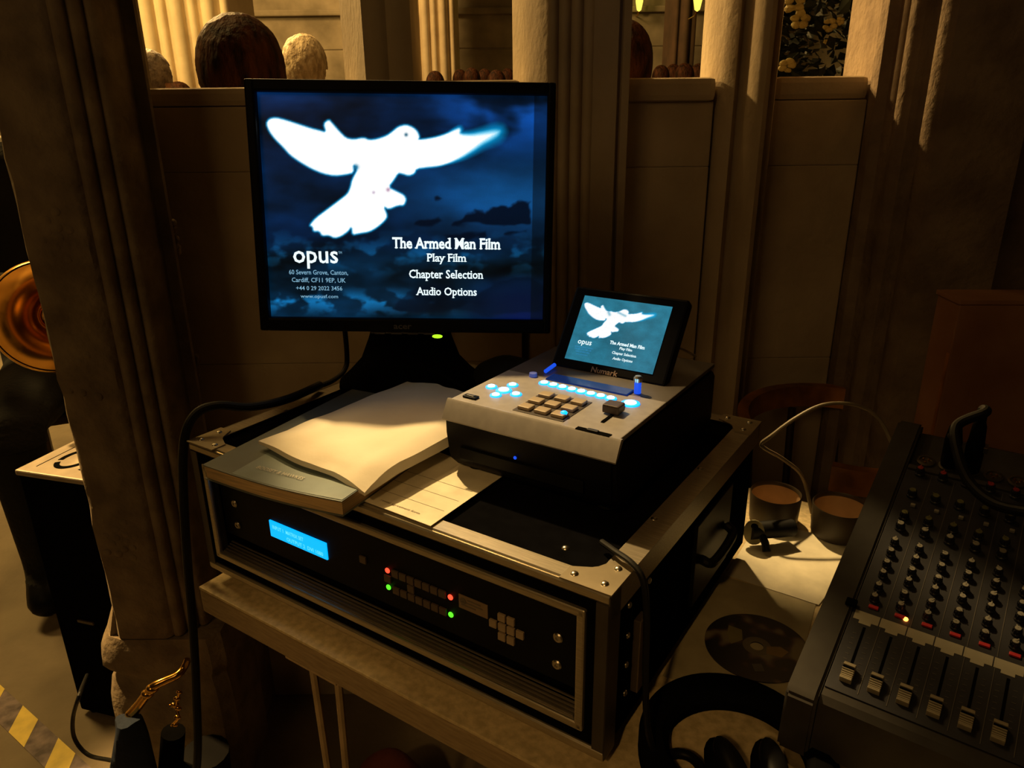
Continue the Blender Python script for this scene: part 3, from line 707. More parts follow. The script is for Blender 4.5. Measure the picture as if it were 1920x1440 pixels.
TXT = [('The Armed Man Film', -15.4, 104.9, 136.6, 14.2, .035, E_TXT), ('Play Film', 27.3, 86.0, 50.8, 13.4, .02, E_TXT), ('Chapter Selection', 4.9, 64.8, 94.4, 14.2, .02, E_TXT),
       ('Audio Options', 13.1, 43.4, 77.7, 13.6, .02, E_TXT), ('opus', -140.8, 78.6, 56.5, 22.2, .012, E_TXT), ('TM', -83.7, 97.6, 4.5, 3.0, 0, E_TXT2),
       ('60 Severn Grove, Canton,', -147.1, 70.3, 74.7, 6.8, .006, E_TXT2), ('Cardiff, CF11 9EP, UK', -144.1, 60.6, 68.2, 6.6, .006, E_TXT2),
       ('+44 0 29 2022 3456', -139.2, 51.4, 58.7, 5.3, .006, E_TXT2), ('www.opusf.com', -134.1, 40.2, 47.7, 5.8, .006, E_TXT2)]
# mini display on the player
MU0, MU1, MH0, MH1 = U(.3473), U(.4538), -.0005, .0775
def mini_map(p):
    x = MU0+(MU1-MU0)*(p[0]+173.5)/349; z = MH0+(MH1-MH0)*(p[1]-17.2)/270.8
    return tuple(Ms @ Vector((x, .0001, z)))
screen_mesh('display', 130, 100, mini_map, True, 1.0, scr)
kx = (MU1-MU0)/349; kz = (MH1-MH0)/270.8
for s, x, z, w_, h_, bo, m_ in TXT:
    if m_ is E_TXT2: m_ = E_TXT3
    if s in ('TM',): continue
    (serif_text if 'p' in s[1:] and s[0] in 'CA' or ' Film' in s or s[0] == 'P' else text_obj)('menu_text', s, MU0+(x+173.5)*kx, MH0+(z-17.2)*kz, w_*kx, h_*kz, m_, scr, -.0004, bo, M=Ms)
# ================================================================= MONITOR
mp_ = Vector((-.1356, .9168, .9816))
Rm = Euler((0, 0, .0017)).to_matrix().to_4x4() @ Matrix.Rotation(-.1162, 4, 'X') @ Matrix.Rotation(.0231, 4, 'Y')
base = Vector((-.128, .958, FL.z))
t = thing('monitor', 'large black computer monitor showing a white dove on blue', 'monitor', base)
Mp = Matrix.Translation(mp_-base) @ Rm
bm = BM()
x, h, d0, dv = .1855, .302, .0, .030
X0, X1, Z0, Z1 = -.1733, .1755, .0172, .288
box(bm, -x, X0, -.012, .004, 0, h, .003, M=Mp); box(bm, X1, x, -.012, .004, 0, h, .003, M=Mp)
box(bm, X0-.003, X1+.003, -.012, .004, 0, Z0, .003, M=Mp); box(bm, X0-.003, X1+.003, -.012, .004, Z1, h, .003, M=Mp)
bez = obj('bezel', bm, BLACKP, t)
bm = BM(); box(bm, -x+.002, x-.002, .004, .030, .002, h-.002, .004, M=Mp); box(bm, -.13, .13, .028, .055, .04, .26, .015, M=Mp); obj('back_cover', bm, BLACKP, t)
def mon_map(p): return tuple(Mp @ Vector((p[0]/1000, -.0015, p[1]/1000)))
dsp = screen_mesh('display', 280, 220, mon_map, False, 1.05, t)
for s, xx, z, w_, h_, bo, m_ in TXT:
    (serif_text if s[0] in 'TPCA' and s not in ('TM',) and 'CF11' not in s else text_obj)('menu_text', s, xx/1000, z/1000, w_/1000, h_/1000, m_, dsp, -.0022, bo, M=Mp)
text_obj('brand_mark', 'acer', -.0148, .0042, .023, .0055, mat('brand_dim', (.11, .10, .09), .4), t, -.0124, .02, M=Mp)
bm = BM(); blob(bm, (.0405, -.009, -.0052), (.0070, .0022, .0026), 2, M=Mp); obj('power_light', bm, E_LIME, t, True)
bm = BM(); box(bm, -.045, .035, -.0085, -.0035, -.0024, 0, .0005, M=Mp)
for k in range(4): box(bm, -.040+k*.021, -.026+k*.021, -.0100, -.0060, -.0032, -.0008, .0006, M=Mp)
obj('control_button_bar', bm, mat('button_bar', (.07, .06, .05), .4), t)
bm = BM()      # domed neck cover and foot
lathe(bm, [(0, .012), (.0001, .012)], 8)
bmesh.ops.delete(bm, geom=bm.verts[:], context='VERTS')
rings = []
for z, rx, ry, cy in ((.0, .098, .080, 0), (.008, .097, .079, 0), (.018, .085, .065, .004), (.035, .068, .045, .012), (.060, .058, .034, .020), (.085, .050, .028, .026), (.10, .046, .024, .030), (.15, .040, .014, .046)):
    rings.append([bm.verts.new((rx*math.cos(2*PI*i/40)-.012, cy+ry*math.sin(2*PI*i/40), z)) for i in range(40)])
for A, B in zip(rings, rings[1:]):
    for i in range(40): bm.faces.new((A[i], A[(i+1) % 40], B[(i+1) % 40], B[i]))
bm.faces.new(rings[0][::-1]); bm.faces.new(rings[-1]); bmesh.ops.recalc_face_normals(bm, faces=bm.faces)
obj('stand', bm, BLACKM, t, True)
# cables hanging behind the monitor
bm = BM(); P = [(-.235, .995, 1.02), (-.235, 1.0, .93), (-.238, .99, .905), (-.25, .96, .8985), (-.27, .93, .8985)]
tube(bm, P, .0035); tag(obj('monitor_cable', bm, RUBBER), 'thin black cable dropping from the left underside of the monitor', 'cable')
# black pouch to the right of the stand
c = case_pt(.232, .318, .0)
bm = BM(); blob(bm, (0, 0, .026), (.050, .038, .0262), 4, amp=.004, f=30, seed=3)
for v in bm.verts: v.co.z = max(v.co.z, .0005)
o = obj('cloth_pouch', bm, CLOTHK, None, True, c, RZ); tag(o, 'black soft pouch on the flight case under the right end of the monitor', 'pouch')
c = case_pt(.175, .205)
# ================================================================= BOOK, ENVELOPE, SHEET
def sheet_mesh(w_, d_, nx, ny, fz, thick):
    bm = BM(); T = []; B = []
    for j in range(ny+1):
        for i in range(nx+1):
            x = w_*i/nx; y = d_*j/ny; z, zb = fz(i/nx, j/ny)
            T.append(bm.verts.new((x, y, z))); B.append(bm.verts.new((x, y, zb)))
    q = lambda L, i, j: L[j*(nx+1)+i]
    for j in range(ny):
        for i in range(nx):
            bm.faces.new((q(T, i, j), q(T, i+1, j), q(T, i+1, j+1), q(T, i, j+1)))
            bm.faces.new((q(B, i, j), q(B, i, j+1), q(B, i+1, j+1), q(B, i+1, j)))
    for i in range(nx):
        bm.faces.new((q(T, i, 0), q(B, i, 0), q(B, i+1, 0), q(T, i+1, 0))); bm.faces.new((q(T, i, ny), q(T, i+1, ny), q(B, i+1, ny), q(B, i, ny)))
    for j in range(ny):
        bm.faces.new((q(T, 0, j), q(T, 0, j+1), q(B, 0, j+1), q(B, 0, j))); bm.faces.new((q(T, nx, j), q(B, nx, j), q(B, nx, j+1), q(T, nx, j+1)))
    bmesh.ops.recalc_face_normals(bm, faces=bm.faces); return bm
BK = case_pt(.101, -.049)
t = thing('paperback_book', 'thick blue grey paperback overhanging the front edge of the flight case', 'book', (BK.x, BK.y, FL.z+.0018), (0, 0, YAW+math.radians(7)))
def droop(a, b): return -.0040*math.sin(PI*a)*max(0, (.5-b)/.5)
BWd, BDp = .177, .242
bm = sheet_mesh(BWd-.003, BDp-.004, 14, 14, lambda a, b: (.0150+droop(a, b), .0008+droop(a, b)), 0); pg = obj('page_block', bm, PAGES, t, False, (.0015, .002, 0))
bm = sheet_mesh(BWd, BDp, 14, 14, lambda a, b: (.0160+droop(a, b), .0151+droop(a, b)), 0); cv = obj('front_cover', bm, COVER, t)
bm = sheet_mesh(BWd, BDp, 14, 14, lambda a, b: (.0007+droop(a, b), .0001+droop(a, b)), 0); obj('back_cover', bm, COVER, t)
bm = sheet_mesh(.138, .100, 14, 10, lambda a, b: (.01625+droop((a*.143+.038)/BWd, (b*.10+.002)/BDp), .0160+droop((a*.143+.038)/BWd, (b*.10+.002)/BDp)), 0)
obj('lit_cover_patch', bm, COVERB, t, False, (.038, .002, 0))  # lighter patch paints the lit part of the cover, the rest reads as shadow
text_obj('cover_title', 'BOOSEY & HAWKES', 0, 0, .060, .0055, INKL, cv, 0, 0, M=Matrix.Translation((.052, .020, .0166-.0022)) @ Matrix.Rotation(-PI/2, 4, 'X'))
# envelope on the book
EV = case_pt(.119, .006)
def env(a, b):
    side = min(1, (1-a)/.14); fro = min(1, b/.16)
    puff = (.35+.65*math.sin(PI/2*min(1, a/.35)))*(.30+.70*math.sin(PI/2*fro))*(.62+.38*math.sin(PI/2*side))*(.55+.45*math.sin(PI/2*min(1, (1-b)/.5)))
    z = .0012+.0165*puff
    z += .0030*math.exp(-((a-.30)/.16)**2-((b-.30)/.10)**2)-.0022*math.exp(-((a-.62)/.12)**2-((b-.42)/.2)**2)
    z += .0022*noise.noise(Vector((a*4, b*5, 2)))
    lift = .0045*max(0, 1-a*2.2)*max(0, 1-b*6) - .006*max(0, (a-.72)/.28)*max(0, 1-b*5) 
    return z+lift, .0002+lift*.8-.0005*a
bm = sheet_mesh(.164, .226, 40, 54, env, 0)
for v in bm.verts:
    n_ = noise.noise(Vector((v.co.x*50, v.co.y*50, 1)))
    if v.co.y > .215: v.co.y += n_*.004
    if v.co.y < .010: v.co.y += .0015*math.sin(v.co.x*60+1)
    v.co.z += .0035*max(0, v.co.y-.10)/.13
o = obj('envelope', bm, PAPER, None, True, (EV.x, EV.y, FL.z+.0195), (0, 0, YAW+math.radians(-3)))
tag(o, 'large crumpled white envelope lying on the blue grey paperback', 'envelope')
# printed form sheet
c = [onz(x, y, FL.z+.001) for x, y in ((712, 952), (845, 980), (912, 922), (800, 880))]
cen = case_pt(.245, .018)
Q = [(p-cen) for p in c]; Qi = [(q.dot(av), q.dot(bv)) for q in Q]
t = thing('form_sheet', 'printed white sheet on the flight case in front of the video player', 'paper', (cen.x, cen.y, FL.z+.0016), RZ)
bm = BM(); prism(bm, [(-.02, -.0125), (.110, -.0150), (.110, .100), (-.02, .115)], 0, .0005); obj('sheet', bm, PAPERD, t)
bm = BM()
for i in range(3): box(bm, .0, .104, .012+i*.022, .0124+i*.022, .0006, .0007)
text_obj('print', 'rental agreement form', 0, 0, .048, .0040, INK, t, 0, 0, M=Matrix.Translation((.040, -.006, .0008)) @ Matrix.Rotation(-PI/2, 4, 'X'))
obj('ruled_lines', bm, INK, t)
# ================================================================= POWER CABLES
bm = BM()
P = [onY(600, 722, .93), onY(540, 748, .86), onY(470, 763, .82), onY(410, 760, .80), onY(372, 772, .79), onY(350, 805, .78), onY(343, 860, .78), onY(345, 950, .78), onY(352, 1060, .78), onY(362, 1180, .78), onY(368, 1300, .78), onY(369, 1440, .78), Vector((-.50, .80, .22)), Vector((-.52, .84, .02)), Vector((-.6, .95, .008))]
tube(bm, P, .0054, 12); tag(obj('power_cable', bm, RUBBER), 'thick black cable arching off the flight case and hanging down left of it', 'cable')
bm = BM()
P = [onY(167, 1262, 1.12), onY(150, 1300, 1.10), onY(137, 1345, 1.10), onY(140, 1385, 1.10), onY(165, 1415, 1.09), onY(205, 1425, 1.05), onY(235, 1430, 1.02)]
P[0] = Vector((-.89, 1.23, .16)); P = [P[0]]+P[1:]
tube(bm, P, .0038, 10); tag(obj('speaker_cable', bm, RUBBER), 'black cable looping beside the foot of the loudspeaker', 'cable')
bm = BM()
P = [case_pt(.498, .058, .0045), case_pt(.515, .047, .0075), case_pt(.535, .038, .0075), case_pt(.547, .034, -.002), case_pt(.553, .030, -.03), case_pt(.556, .028, -.08), case_pt(.560, .030, -.140), case_pt(.57, .035, FL.z*0-(FL.z-TZ)+.005)]
tube(bm, P, .0028, 10); tag(obj('audio_lead', bm, RUBBER), 'thin black lead crossing the right front corner of the flight case', 'cable')
bm = BM()
zc = TZ+.004
P = [onY(1262, 650, .92), onY(1280, 655, .95), onY(1305, 668, .97)]
tube(bm, P, .0018, 8); tag(obj('thin_cable', bm, CABLEB), 'short bit of beige wire behind the small screen', 'cable')
bm = BM()
P = [onY(1528, 926, .905), onY(1505, 895, .90), onY(1470, 862, .89), onY(1436, 842, .88), onY(1428, 832, .88), onY(1445, 818, .88), onY(1490, 785, .89), onY(1540, 760, .90), onY(1590, 757, .90), onY(1630, 770, .89), onY(1655, 795, .87), onY(1672, 830, .84)]
P[0].z = TZ+.003
tube(bm, P, .0026, 10); tag(obj('bent_cable', bm, CABLEB), 'beige cable with a sharp bend arching behind the cups', 'cable')
# ================================================================= CUPS
def cup(px, py, lab, r, h):
    p = onz(px, py, TZ+h)
    t = thing('cup', lab, 'cup', (p.x, p.y, TZ+.0005))
    bm = BM(); lathe(bm, [(0, 0), (r*.86, 0), (r*.94, .003), (r*1.0, h), (r*.98, h+.0012), (r*.955, h), (r*.93, h-.004)], 44); obj('cup_wall', bm, GREENC, t, True)
    bm = BM(); lathe(bm, [(r*.953, h-.0006), (r*.90, h*.40), (r*.78, h*.15), (0, h*.12)], 44); obj('cup_lining', bm, CUPIN, t, True)
    return t
cup(1455, 925, 'dark paper cup with tan inside, left of two beside the flight case', .034, .041)
cup(1578, 948, 'dark paper cup with tan inside, right one half hidden by the mixer', .036, .043)
# connector
p = onz(1447, 985, TZ+.03)
t = thing('cable_connector', 'black cable connector with pale metal flange in front of the left cup', 'connector', (p.x, p.y, TZ+.024), (0, 0, .1))
bm = BM(); tube(bm, [(-.028, 0, .0), (.008, .0, .0), (.030, .004, -.002)], .0115, 16, False); obj('barrel', bm, RUBBER, t, True)
bm = BM(); M = Matrix.Translation((-.025, -.004, .004)) @ Matrix.Rotation(-.5, 4, 'Z') @ Matrix.Rotation(PI/2, 4, 'X')
prism(bm, [(.013*math.cos(a), .018*math.sin(a)-.004) for a in [2*PI*i/20 for i in range(20)]], -.001, .001, M); fl_ = obj('flange', bm, mat('flange_metal', (.20, .18, .10), .45, .5), t)
bm = BM(); M2 = M @ Matrix.Translation((0, .005, .0008)); lathe(bm, [(0, .0006), (.0042, .0006), (.0046, 0)], 16, M2); obj('screw_hole', bm, BLACKM, fl_)
bm = BM(); tube(bm, [(-.016, -.008, -.002), (-.014, -.016, -.010), (-.014, -.022, -.018)], .0050, 12, False); obj('cap_plug', bm, BLACKP, t, True)
# pale lip strip beside cups
# ================================================================= SHEETS + DISC on the table right of the case
def quad_sheet(name, px, z, th, m, label, cat):
    c = [onz(x, y, z) for x, y in px]; o_ = sum(c, Vector())/4
    bm = BM(); prism(bm, [((q-o_).x, (q-o_).y) for q in c], 0, th)
    o = obj(name, bm, m, None, False, (o_.x, o_.y, z)); tag(o, label, cat); return o
quad_sheet('paper_sheet', ((1242, 1268), (1345, 1078), (1530, 1132), (1474, 1345)), TZ+.0003, .0008, mat('grey_sheet', (.42, .36, .22), .8), 'grey beige sheet lying under the printed disc', 'paper')
s_ = quad_sheet('paper_sheet', ((1360, 1078), (1425, 975), (1620, 1025), (1535, 1135)), TZ+.0013, .0006, PAPERD, 'pale sheet of paper in front of the two cups, lit brightly', 'paper')
p = onz(1412, 1211, TZ+.003); rC = .0535
t = thing('compact_disc', 'dark printed disc lying on the grey sheet left of the mixer', 'disc', (p.x+.004, p.y, TZ+.0016))
m = bpy.data.materials.new('disc_print'); m.use_nodes = True; nt = m.node_tree; b = nt.nodes['Principled BSDF']; b.inputs['Roughness'].default_value = .3
tc = nt.nodes.new('ShaderNodeTexCoord'); nn = nt.nodes.new('ShaderNodeTexNoise'); nn.inputs['Scale'].default_value = 34; nn.inputs['Detail'].default_value = 1
rr = nt.nodes.new('ShaderNodeValToRGB'); e = rr.color_ramp.elements; e[0].position = .52; e[0].color = (.012, .011, .012, 1); e[1].position = .64; e[1].color = (.17, .14, .08, 1); e.new(.57).color = (.06, .035, .025, 1)
nt.links.new(tc.outputs['Object'], nn.inputs['Vector']); nt.links.new(nn.outputs[0], rr.inputs[0]); nt.links.new(rr.outputs[0], b.inputs['Base Color'])
bm = BM(); lathe(bm, [(.0068, 0), (rC, 0), (rC, .0012), (.0068, .0012), (.0068, 0)], 64); obj('disc_body', bm, m, t, True)
bm = BM(); lathe(bm, [(.0068, .00125), (.010, .0014), (.0145, .0013)], 40); obj('hub_ring', bm, mat('hub', (.12, .10, .06), .3), t, True)
bm = BM(); box(bm, -.014, -.004, -.038, -.027, .0012, .0015); obj('printed_square', bm, mat('sq', (.11, .10, .085), .5), t)
bm = BM(); prism(bm, [(.006, -.012), (.020, -.018), (.030, -.010), (.024, -.002), (.010, -.001)], .0012, .0014); obj('printed_patch', bm, mat('pt', (.26, .17, .06), .5), t)
bm = BM(); prism(bm, [(-.026, .004), (-.012, .010), (-.008, .026), (-.020, .034), (-.026, .020)], .0012, .0014); obj('printed_patch', bm, mat('pt2', (.20, .17, .07), .5), t)
# ================================================================= HEADPHONES
c = Vector((.190, .487, TZ))
t = thing('headphones', 'black folded headphones lying on the table between case and mixer', 'headphones', c)
bm = BM(); N = 40; T = []
for i in range(N+1):
    a = math.radians(212-244*i/N); rx, ry = .083, .092
    ca, sa = math.cos(a), math.sin(a)
    T.append([bm.verts.new((x_, y_, z_)) for x_, y_, z_ in ((rx*ca, ry*sa, .002), (rx*ca, ry*sa, .016), ((rx-.008)*ca, (ry-.010)*sa, .022), ((rx-.020)*ca, (ry-.030)*sa, .022), ((rx-.026)*ca, (ry-.036)*sa, .014), ((rx-.024)*ca, (ry-.034)*sa, .002))])
for A, B in zip(T, T[1:]):
    for k in range(6): bm.faces.new((A[k], A[(k+1) % 6], B[(k+1) % 6], B[k]))
bm.faces.new(T[0]); bm.faces.new(T[-1][::-1]); bmesh.ops.recalc_face_normals(bm, faces=bm.faces)
obj('headband', bm, BLACKM, t, True)
for x_, y_, lab in ((-.016, -.034, 0), (.018, -.036, 0)):
    bm = BM(); M = Matrix.Translation((x_, y_, .0)) @ Matrix.Rotation(.12 if x_ < 0 else -.12, 4, 'Z')
    blob(bm, (0, 0, .019), (.0155, .040, .019), 3, M=M); e_ = obj('ear_cup', bm, BLACKM, t, True)
    bm = BM(); blob(bm, (0, -.002, .036), (.011, .030, .008), 3, M=M); obj('ear_pad', bm, BLACKP, e_, True)
bm = BM(); tube(bm, [(-.05+.016*math.cos(a), -.015+.016*math.sin(a), .01) for a in [2*PI*i/24 for i in range(24)]], .0045, 10, closed=True); obj('swivel_ring', bm, BLACKP, t, True)
for s in (-1, 1):
    bm = BM(); tube(bm, [(s*.058, -.052, .012), (s*.045, -.060, .012), (s*.030+.006, -.045, .014)], .006, 10); obj('yoke', bm, BLACKP, t, True)
# ================================================================= MIXER
ma, mt = -.6399, math.radians(15.76)
PI_ = .022
morg = Vector((.2856, .506, .7866))
a_ = Vector((math.cos(ma), math.sin(ma), 0)); h_ = Vector((-math.sin(ma), math.cos(ma), 0)); b_ = h_*math.cos(mt)+kv*math.sin(mt); n_ = a_.cross(b_)
t = thing('mixing_desk', 'dark grey audio mixing desk with rows of knobs and faders at lower right', 'mixer', morg, (0, 0, ma))
Mm = Matrix.Rotation(mt, 4, 'X')        # panel frame inside the thing: x = channel, y = up the panel
zb = TZ-morg.z                           # table in local z
NX = 10
# chassis: side profile in local y-z
def yz(v, z): q = Mm @ Vector((0, v, z)); return (q.y, q.z)
bm = BM()
sec = [yz(-.034, -.004), yz(-.028, .0), yz(.292, 0), yz(.300, -.010), yz(.372, -.010), yz(.385, -.018)]
sec += [(sec[-1][0]+.004, zb+.012), (sec[-1][0]-.01, zb+.004), (-.02, zb+.004), (-.040, zb+.018)]
A = [bm.verts.new((-.014, y, z)) for y, z in sec]; B = [bm.verts.new((NX*PI_, y, z)) for y, z in sec]
bm.faces.new(A); bm.faces.new(B[::-1]); m_ = len(sec)
for i in range(m_): bm.faces.new((A[i], A[(i+1) % m_], B[(i+1) % m_], B[i]))
bmesh.ops.recalc_face_normals(bm, faces=bm.faces); obj('chassis', bm, MIXG, t)
bm = BM()     # left cheek
sec = [yz(-.040, .000), yz(-.032, .0035), yz(.295, .0035), yz(.305, .0035), yz(.372, .0035), yz(.388, -.008)]
sec += [(sec[-1][0]+.004, zb+.008), (sec[-1][0]-.01, zb+.001), (-.02, zb+.001), (-.044, zb+.012)]
A = [bm.verts.new((-.040, y, z)) for y, z in sec]; B = [bm.verts.new((-.0145, y, z)) for y, z in sec]
bm.faces.new(A); bm.faces.new(B[::-1])
for i in range(m_): bm.faces.new((A[i], A[(i+1) % m_], B[(i+1) % m_], B[i]))
bmesh.ops.recalc_face_normals(bm, faces=bm.faces)
bmesh.ops.bevel(bm, geom=[e for e in bm.edges if len(e.link_faces) == 2 and e.calc_face_angle() > .5], offset=.0025, segments=2, affect='EDGES')
obj('side_cheek', bm, MIXG, t, True)
bm = BM(); box(bm, -.0135, NX*PI_, -.020, .288, .0004, .0014, .0003, M=Mm); pan = obj('control_panel', bm, MIXP, t)
bm = BM()
for i in range(NX): box(bm, (i+.52)*PI_, (i+.52)*PI_+.0006, -.016, .284, .0015, .0018, M=Mm)
obj('channel_lines', bm, LINEP, pan)
bm = BM()
for i in range(NX):
    for j in range(7): 
        v = .008+j*.006
        box(bm, i*PI_-.0075, i*PI_-.0045, v, v+.0005, .0015, .0017, M=Mm); box(bm, i*PI_+.0045, i*PI_+.0075, v, v+.0005, .0015, .0017, M=Mm)
obj('fader_scale_marks', bm, LINEP, pan)
# prototypes
def knob_bm(r, h):
    bm = BM(); lathe(bm, [(r*1.15, 0), (r*1.1, h*.25), (r*.88, h*.35), (r*.80, h*.92), (r*.68, h), (0, h)], 18)
    for k in range(9):
        a = 2*PI*k/9; box(bm, -.0004, .0004, -.0004, .0004, h*.3, h*.85, M=Matrix.Translation((r*.88*math.cos(a), r*.88*math.sin(a), 0)))
    return bm
def capm(r, h): bm = BM(); lathe(bm, [(r*.70, h*.97), (r*.62, h*1.06), (0, h*1.08)], 18); box(bm, -.0005, .0005, 0, r*.85, h*1.0, h*1.12); return bm
VROW = [(.2836, 'red', .0044, .010), (.2456, 'olive', .0046, .009), (.2300, 'btn', 0, 0), (.2086, 'olive', .0044, .009), (.1911, 'grey', .0044, .009), (.1675, 'grey', .0038, .008), (.1514, 'grey', .0038, .008), (.1348, 'grey', .0038, .008), (.1205, 'grey', .0038, .008), (.1033, 'grey', .0038, .008), (.0885, 'grey', .0038, .008)]
capmat = {'red': KNOBR, 'olive': KNOBY, 'grey': KNOBT}
protos = {}
def place(o, x, v, z=.0014, first=None):
    q = Mm @ Vector((x, v, z)); o.location = q; o.rotation_euler = (mt, 0, o.rotation_euler.z if first is None else first)
NCH = 10
for i in range(NCH):
    xi = i*PI_
    for v, kd, r, h in VROW:
        if kd == 'btn':
            if 'btn' not in protos:
                bm = BM(); box(bm, -.0022, .0022, -.0016, .0016, 0, .003, .0005); protos['btn'] = obj('push_button', bm, KNOBT, t); o = protos['btn']
            else: o = dup(protos['btn'], t)
            place(o, xi+.004, v); continue
        key = (kd, r)
        if key not in protos:
            o = obj('knob', knob_bm(r, h), KNOBD, t, True); c_ = obj('knob_cap', capm(r, h), capmat[kd], o, True); protos[key] = o
        else:
            o = copy_tree(protos[key], t)
        place(o, xi, v); ang = random.choice((0, 0, -.6, .5, 1.0, -2.2))
        o.rotation_euler = (Mm @ Matrix.Rotation(ang, 4, 'Z')).to_euler()
    # fader
    if 'slot' not in protos:
        bm = BM(); box(bm, -.0011, .0011, 0, .050, 0, .0004); protos['slot'] = obj('fader_slot', bm, BLACKM, t)
        bm = BM()
        for j in range(10):
            z = .0095-.0040*abs(math.sin((j-6.5)/10*PI)) if j != 6 else .0045
            box(bm, -.0048, .0048, -.0085+j*.0017, -.0072+j*.0017, 0, z, .0003, seg=1)
        protos['fad'] = obj('fader_cap', bm, CAPW, t)
        bm = BM(); box(bm, -.0045, .0045, .0013, .0016+.0008, .0, .0086); 
        obj('fader_mark', bm, BLACKM, protos['fad'])
        bm = BM(); box(bm, -.0042, .0042, -.0018, .0018, 0, .0020, .0005); protos['mute'] = obj('mute_button', bm, REDP, t)
        bm = BM(); prism(bm, [(-.0105, .0), (.0105, 0), (.0105, .0105), (-.0105, .0105)], 0, .0004); prism(bm, [(-.0050, -.0035), (.0050, -.0035), (.0050, .0), (-.0050, 0)], 0, .0004); protos['strip'] = obj('name_strip', bm, STRIP, t)
        bm = BM(); lathe(bm, [(.0095, 0), (.0095, .0016), (.0070, .0022), (.0066, .0006), (0, .0006)], 24); protos['jack'] = obj('jack_socket', bm, mat('socket_metal', (.2, .18, .14), .35, .8), t, True)
        bm = BM()
        for k in range(3):
            a = 2*PI*k/3+.5; lathe(bm, [(.0013, .0006), (.0013, .0028), (0, .0032)], 8, Matrix.Translation((.0032*math.cos(a), .0032*math.sin(a), 0)))
        obj('socket_pin', bm, BRASS, protos['jack'], True)
        f = 'slot fad mute strip jack'.split(); inst = {k: protos[k] for k in f}
    else: inst = {k: copy_tree(protos[k], t) for k in ('slot', 'fad', 'mute', 'strip', 'jack')}
    place(inst['slot'], xi, .004); place(inst['fad'], xi, -.001); place(inst['mute'], xi+.065*PI_, .0795); place(inst['strip'], xi-.001, .0605); place(inst['jack'], xi, .322, -.0095)
bm = BM(); blob(bm, (0, 0, 0), (.0022, .0022, .0016), 2); o = obj('peak_light', bm, E_AMB, t, True); place(o, PI_*1.30, .0785, .0022)
bm = BM(); box(bm, -.0048, .0048, -.004, .004, 0, .0035, .001); o = obj('group_button', bm, BLACKM, t); place(o, -.0165, .074, .0036)
bm = BM(); box(bm, -.0135, NX*PI_, .2895, .2965, -.003, .0030, .001, M=Mm); obj('step_bar', bm, MIXG, t)
# XLR plug + thick cable on the mixer
q = morg + a_*(2*PI_) + b_*.322 + n_*(-.006)
t = thing('audio_plug', 'black audio plug standing in the mixer socket with a heavy cable', 'plug', q, (0, 0, ma))
Mq = Matrix.Rotation(mt, 4, 'X')
bm = BM(); lathe(bm, [(0, 0), (.0085, 0), (.0090, .004), (.0090, .034), (.0080, .040), (.0068, .060), (.0045, .068), (0, .068)], 24, Mq); obj('plug_body', bm, BLACKP, t, True)
bm = BM(); box(bm, .004, .012, -.004, .004, .028, .036, .001, M=Mq); obj('latch', bm, STEEL, t)
top = q + n_*.066
bm = BM(); P = [top, top+n_*.018+a_*.001, onY(1800, 742, .775), onY(1790, 790, .73), onY(1795, 840, .705), onY(1815, 900, .67), onY(1860, 945, .635), onY(1925, 962, .61), onY(1990, 965, .58)]
P = [top, top+n_*.015, top+n_*.020-b_*.012+a_*.002]+[onY(x_, y_, Y_) for x_, y_, Y_ in ((1793, 800, .70), (1798, 860, .665), (1822, 910, .635), (1865, 945, .605), (1925, 960, .58), (1990, 965, .56))]
tube(bm, P, .0052, 12); tag(obj('microphone_cable', bm, RUBBER), 'heavy black cable bending over the knobs of the mixer', 'cable')
q = morg + a_*(1*PI_+.001) + b_*.322 + n_*(-.006)
t = thing('audio_plug', 'short black audio plug with bright tip left of the heavy cable', 'plug', q, (0, 0, ma))
bm = BM(); lathe(bm, [(0, 0), (.0085, 0), (.0090, .004), (.0088, .034), (.0062, .052), (0, .054)], 24, Mq); obj('plug_body', bm, BLACKP, t, True)
bm = BM(); blob(bm, (-.004, -.006, .044), (.0026, .0022, .0036), 2, M=Mq); obj('release_tab', bm, STEEL, t, True)
# ================================================================= BROWN BOX behind the mixer
p = onY(1786, 640, .885); c = Vector((p.x, .885, TZ))
zt_ = onY(1800, 562, .885).z
t = thing('cardboard_box', 'tall brown cardboard box standing behind the mixer at the right edge', 'box', (c.x, c.y, 0), (0, 0, -.06))
bm = BM(); box(bm, 0, .26, 0, .056, 0, zt_-.006, .002); obj('box_body', bm, BROWN, t)
bm = BM(); box(bm, -.002, .262, -.002, .058, zt_-.006, zt_, .001); obj('box_lid', bm, BROWN, t)
bm = BM(); box(bm, -.0012, .0, .0, .006, .72, zt_-.07); obj('lit_edge_strip', bm, TANW, t)  # orange strip painting the lit left edge of the box
# ================================================================= BENTWOOD CHAIR behind the table
cc = Vector((.555, 1.12, 0))
t = thing('bentwood_chair', 'dark wooden chair with curved back rail tucked behind the table', 'chair', cc, (0, 0, math.radians(30)))
bm = BM()
P = [(.165*math.cos(a), .165*math.sin(a), .738+.008*math.sin(a)) for a in [math.radians(-150+300*i/48) for i in range(49)]]
L = []
for i, p_ in enumerate(P):
    r_ = Vector((p_[0], p_[1], 0)).normalized(); q = Vector(p_)
    L.append([bm.verts.new(q+r_*dx+Vector((0, 0, dz_))) for dx, dz_ in ((.010, -.020), (.010, .020), (-.008, .020), (-.008, -.020))])
for A, B in zip(L, L[1:]):
    for k in range(4): bm.faces.new((A[k], A[(k+1) % 4], B[(k+1) % 4], B[k]))
bm.faces.new(L[0]); bm.faces.new(L[-1][::-1]); bmesh.ops.recalc_face_normals(bm, faces=bm.faces)
obj('back_rail', bm, TANW, t, True)
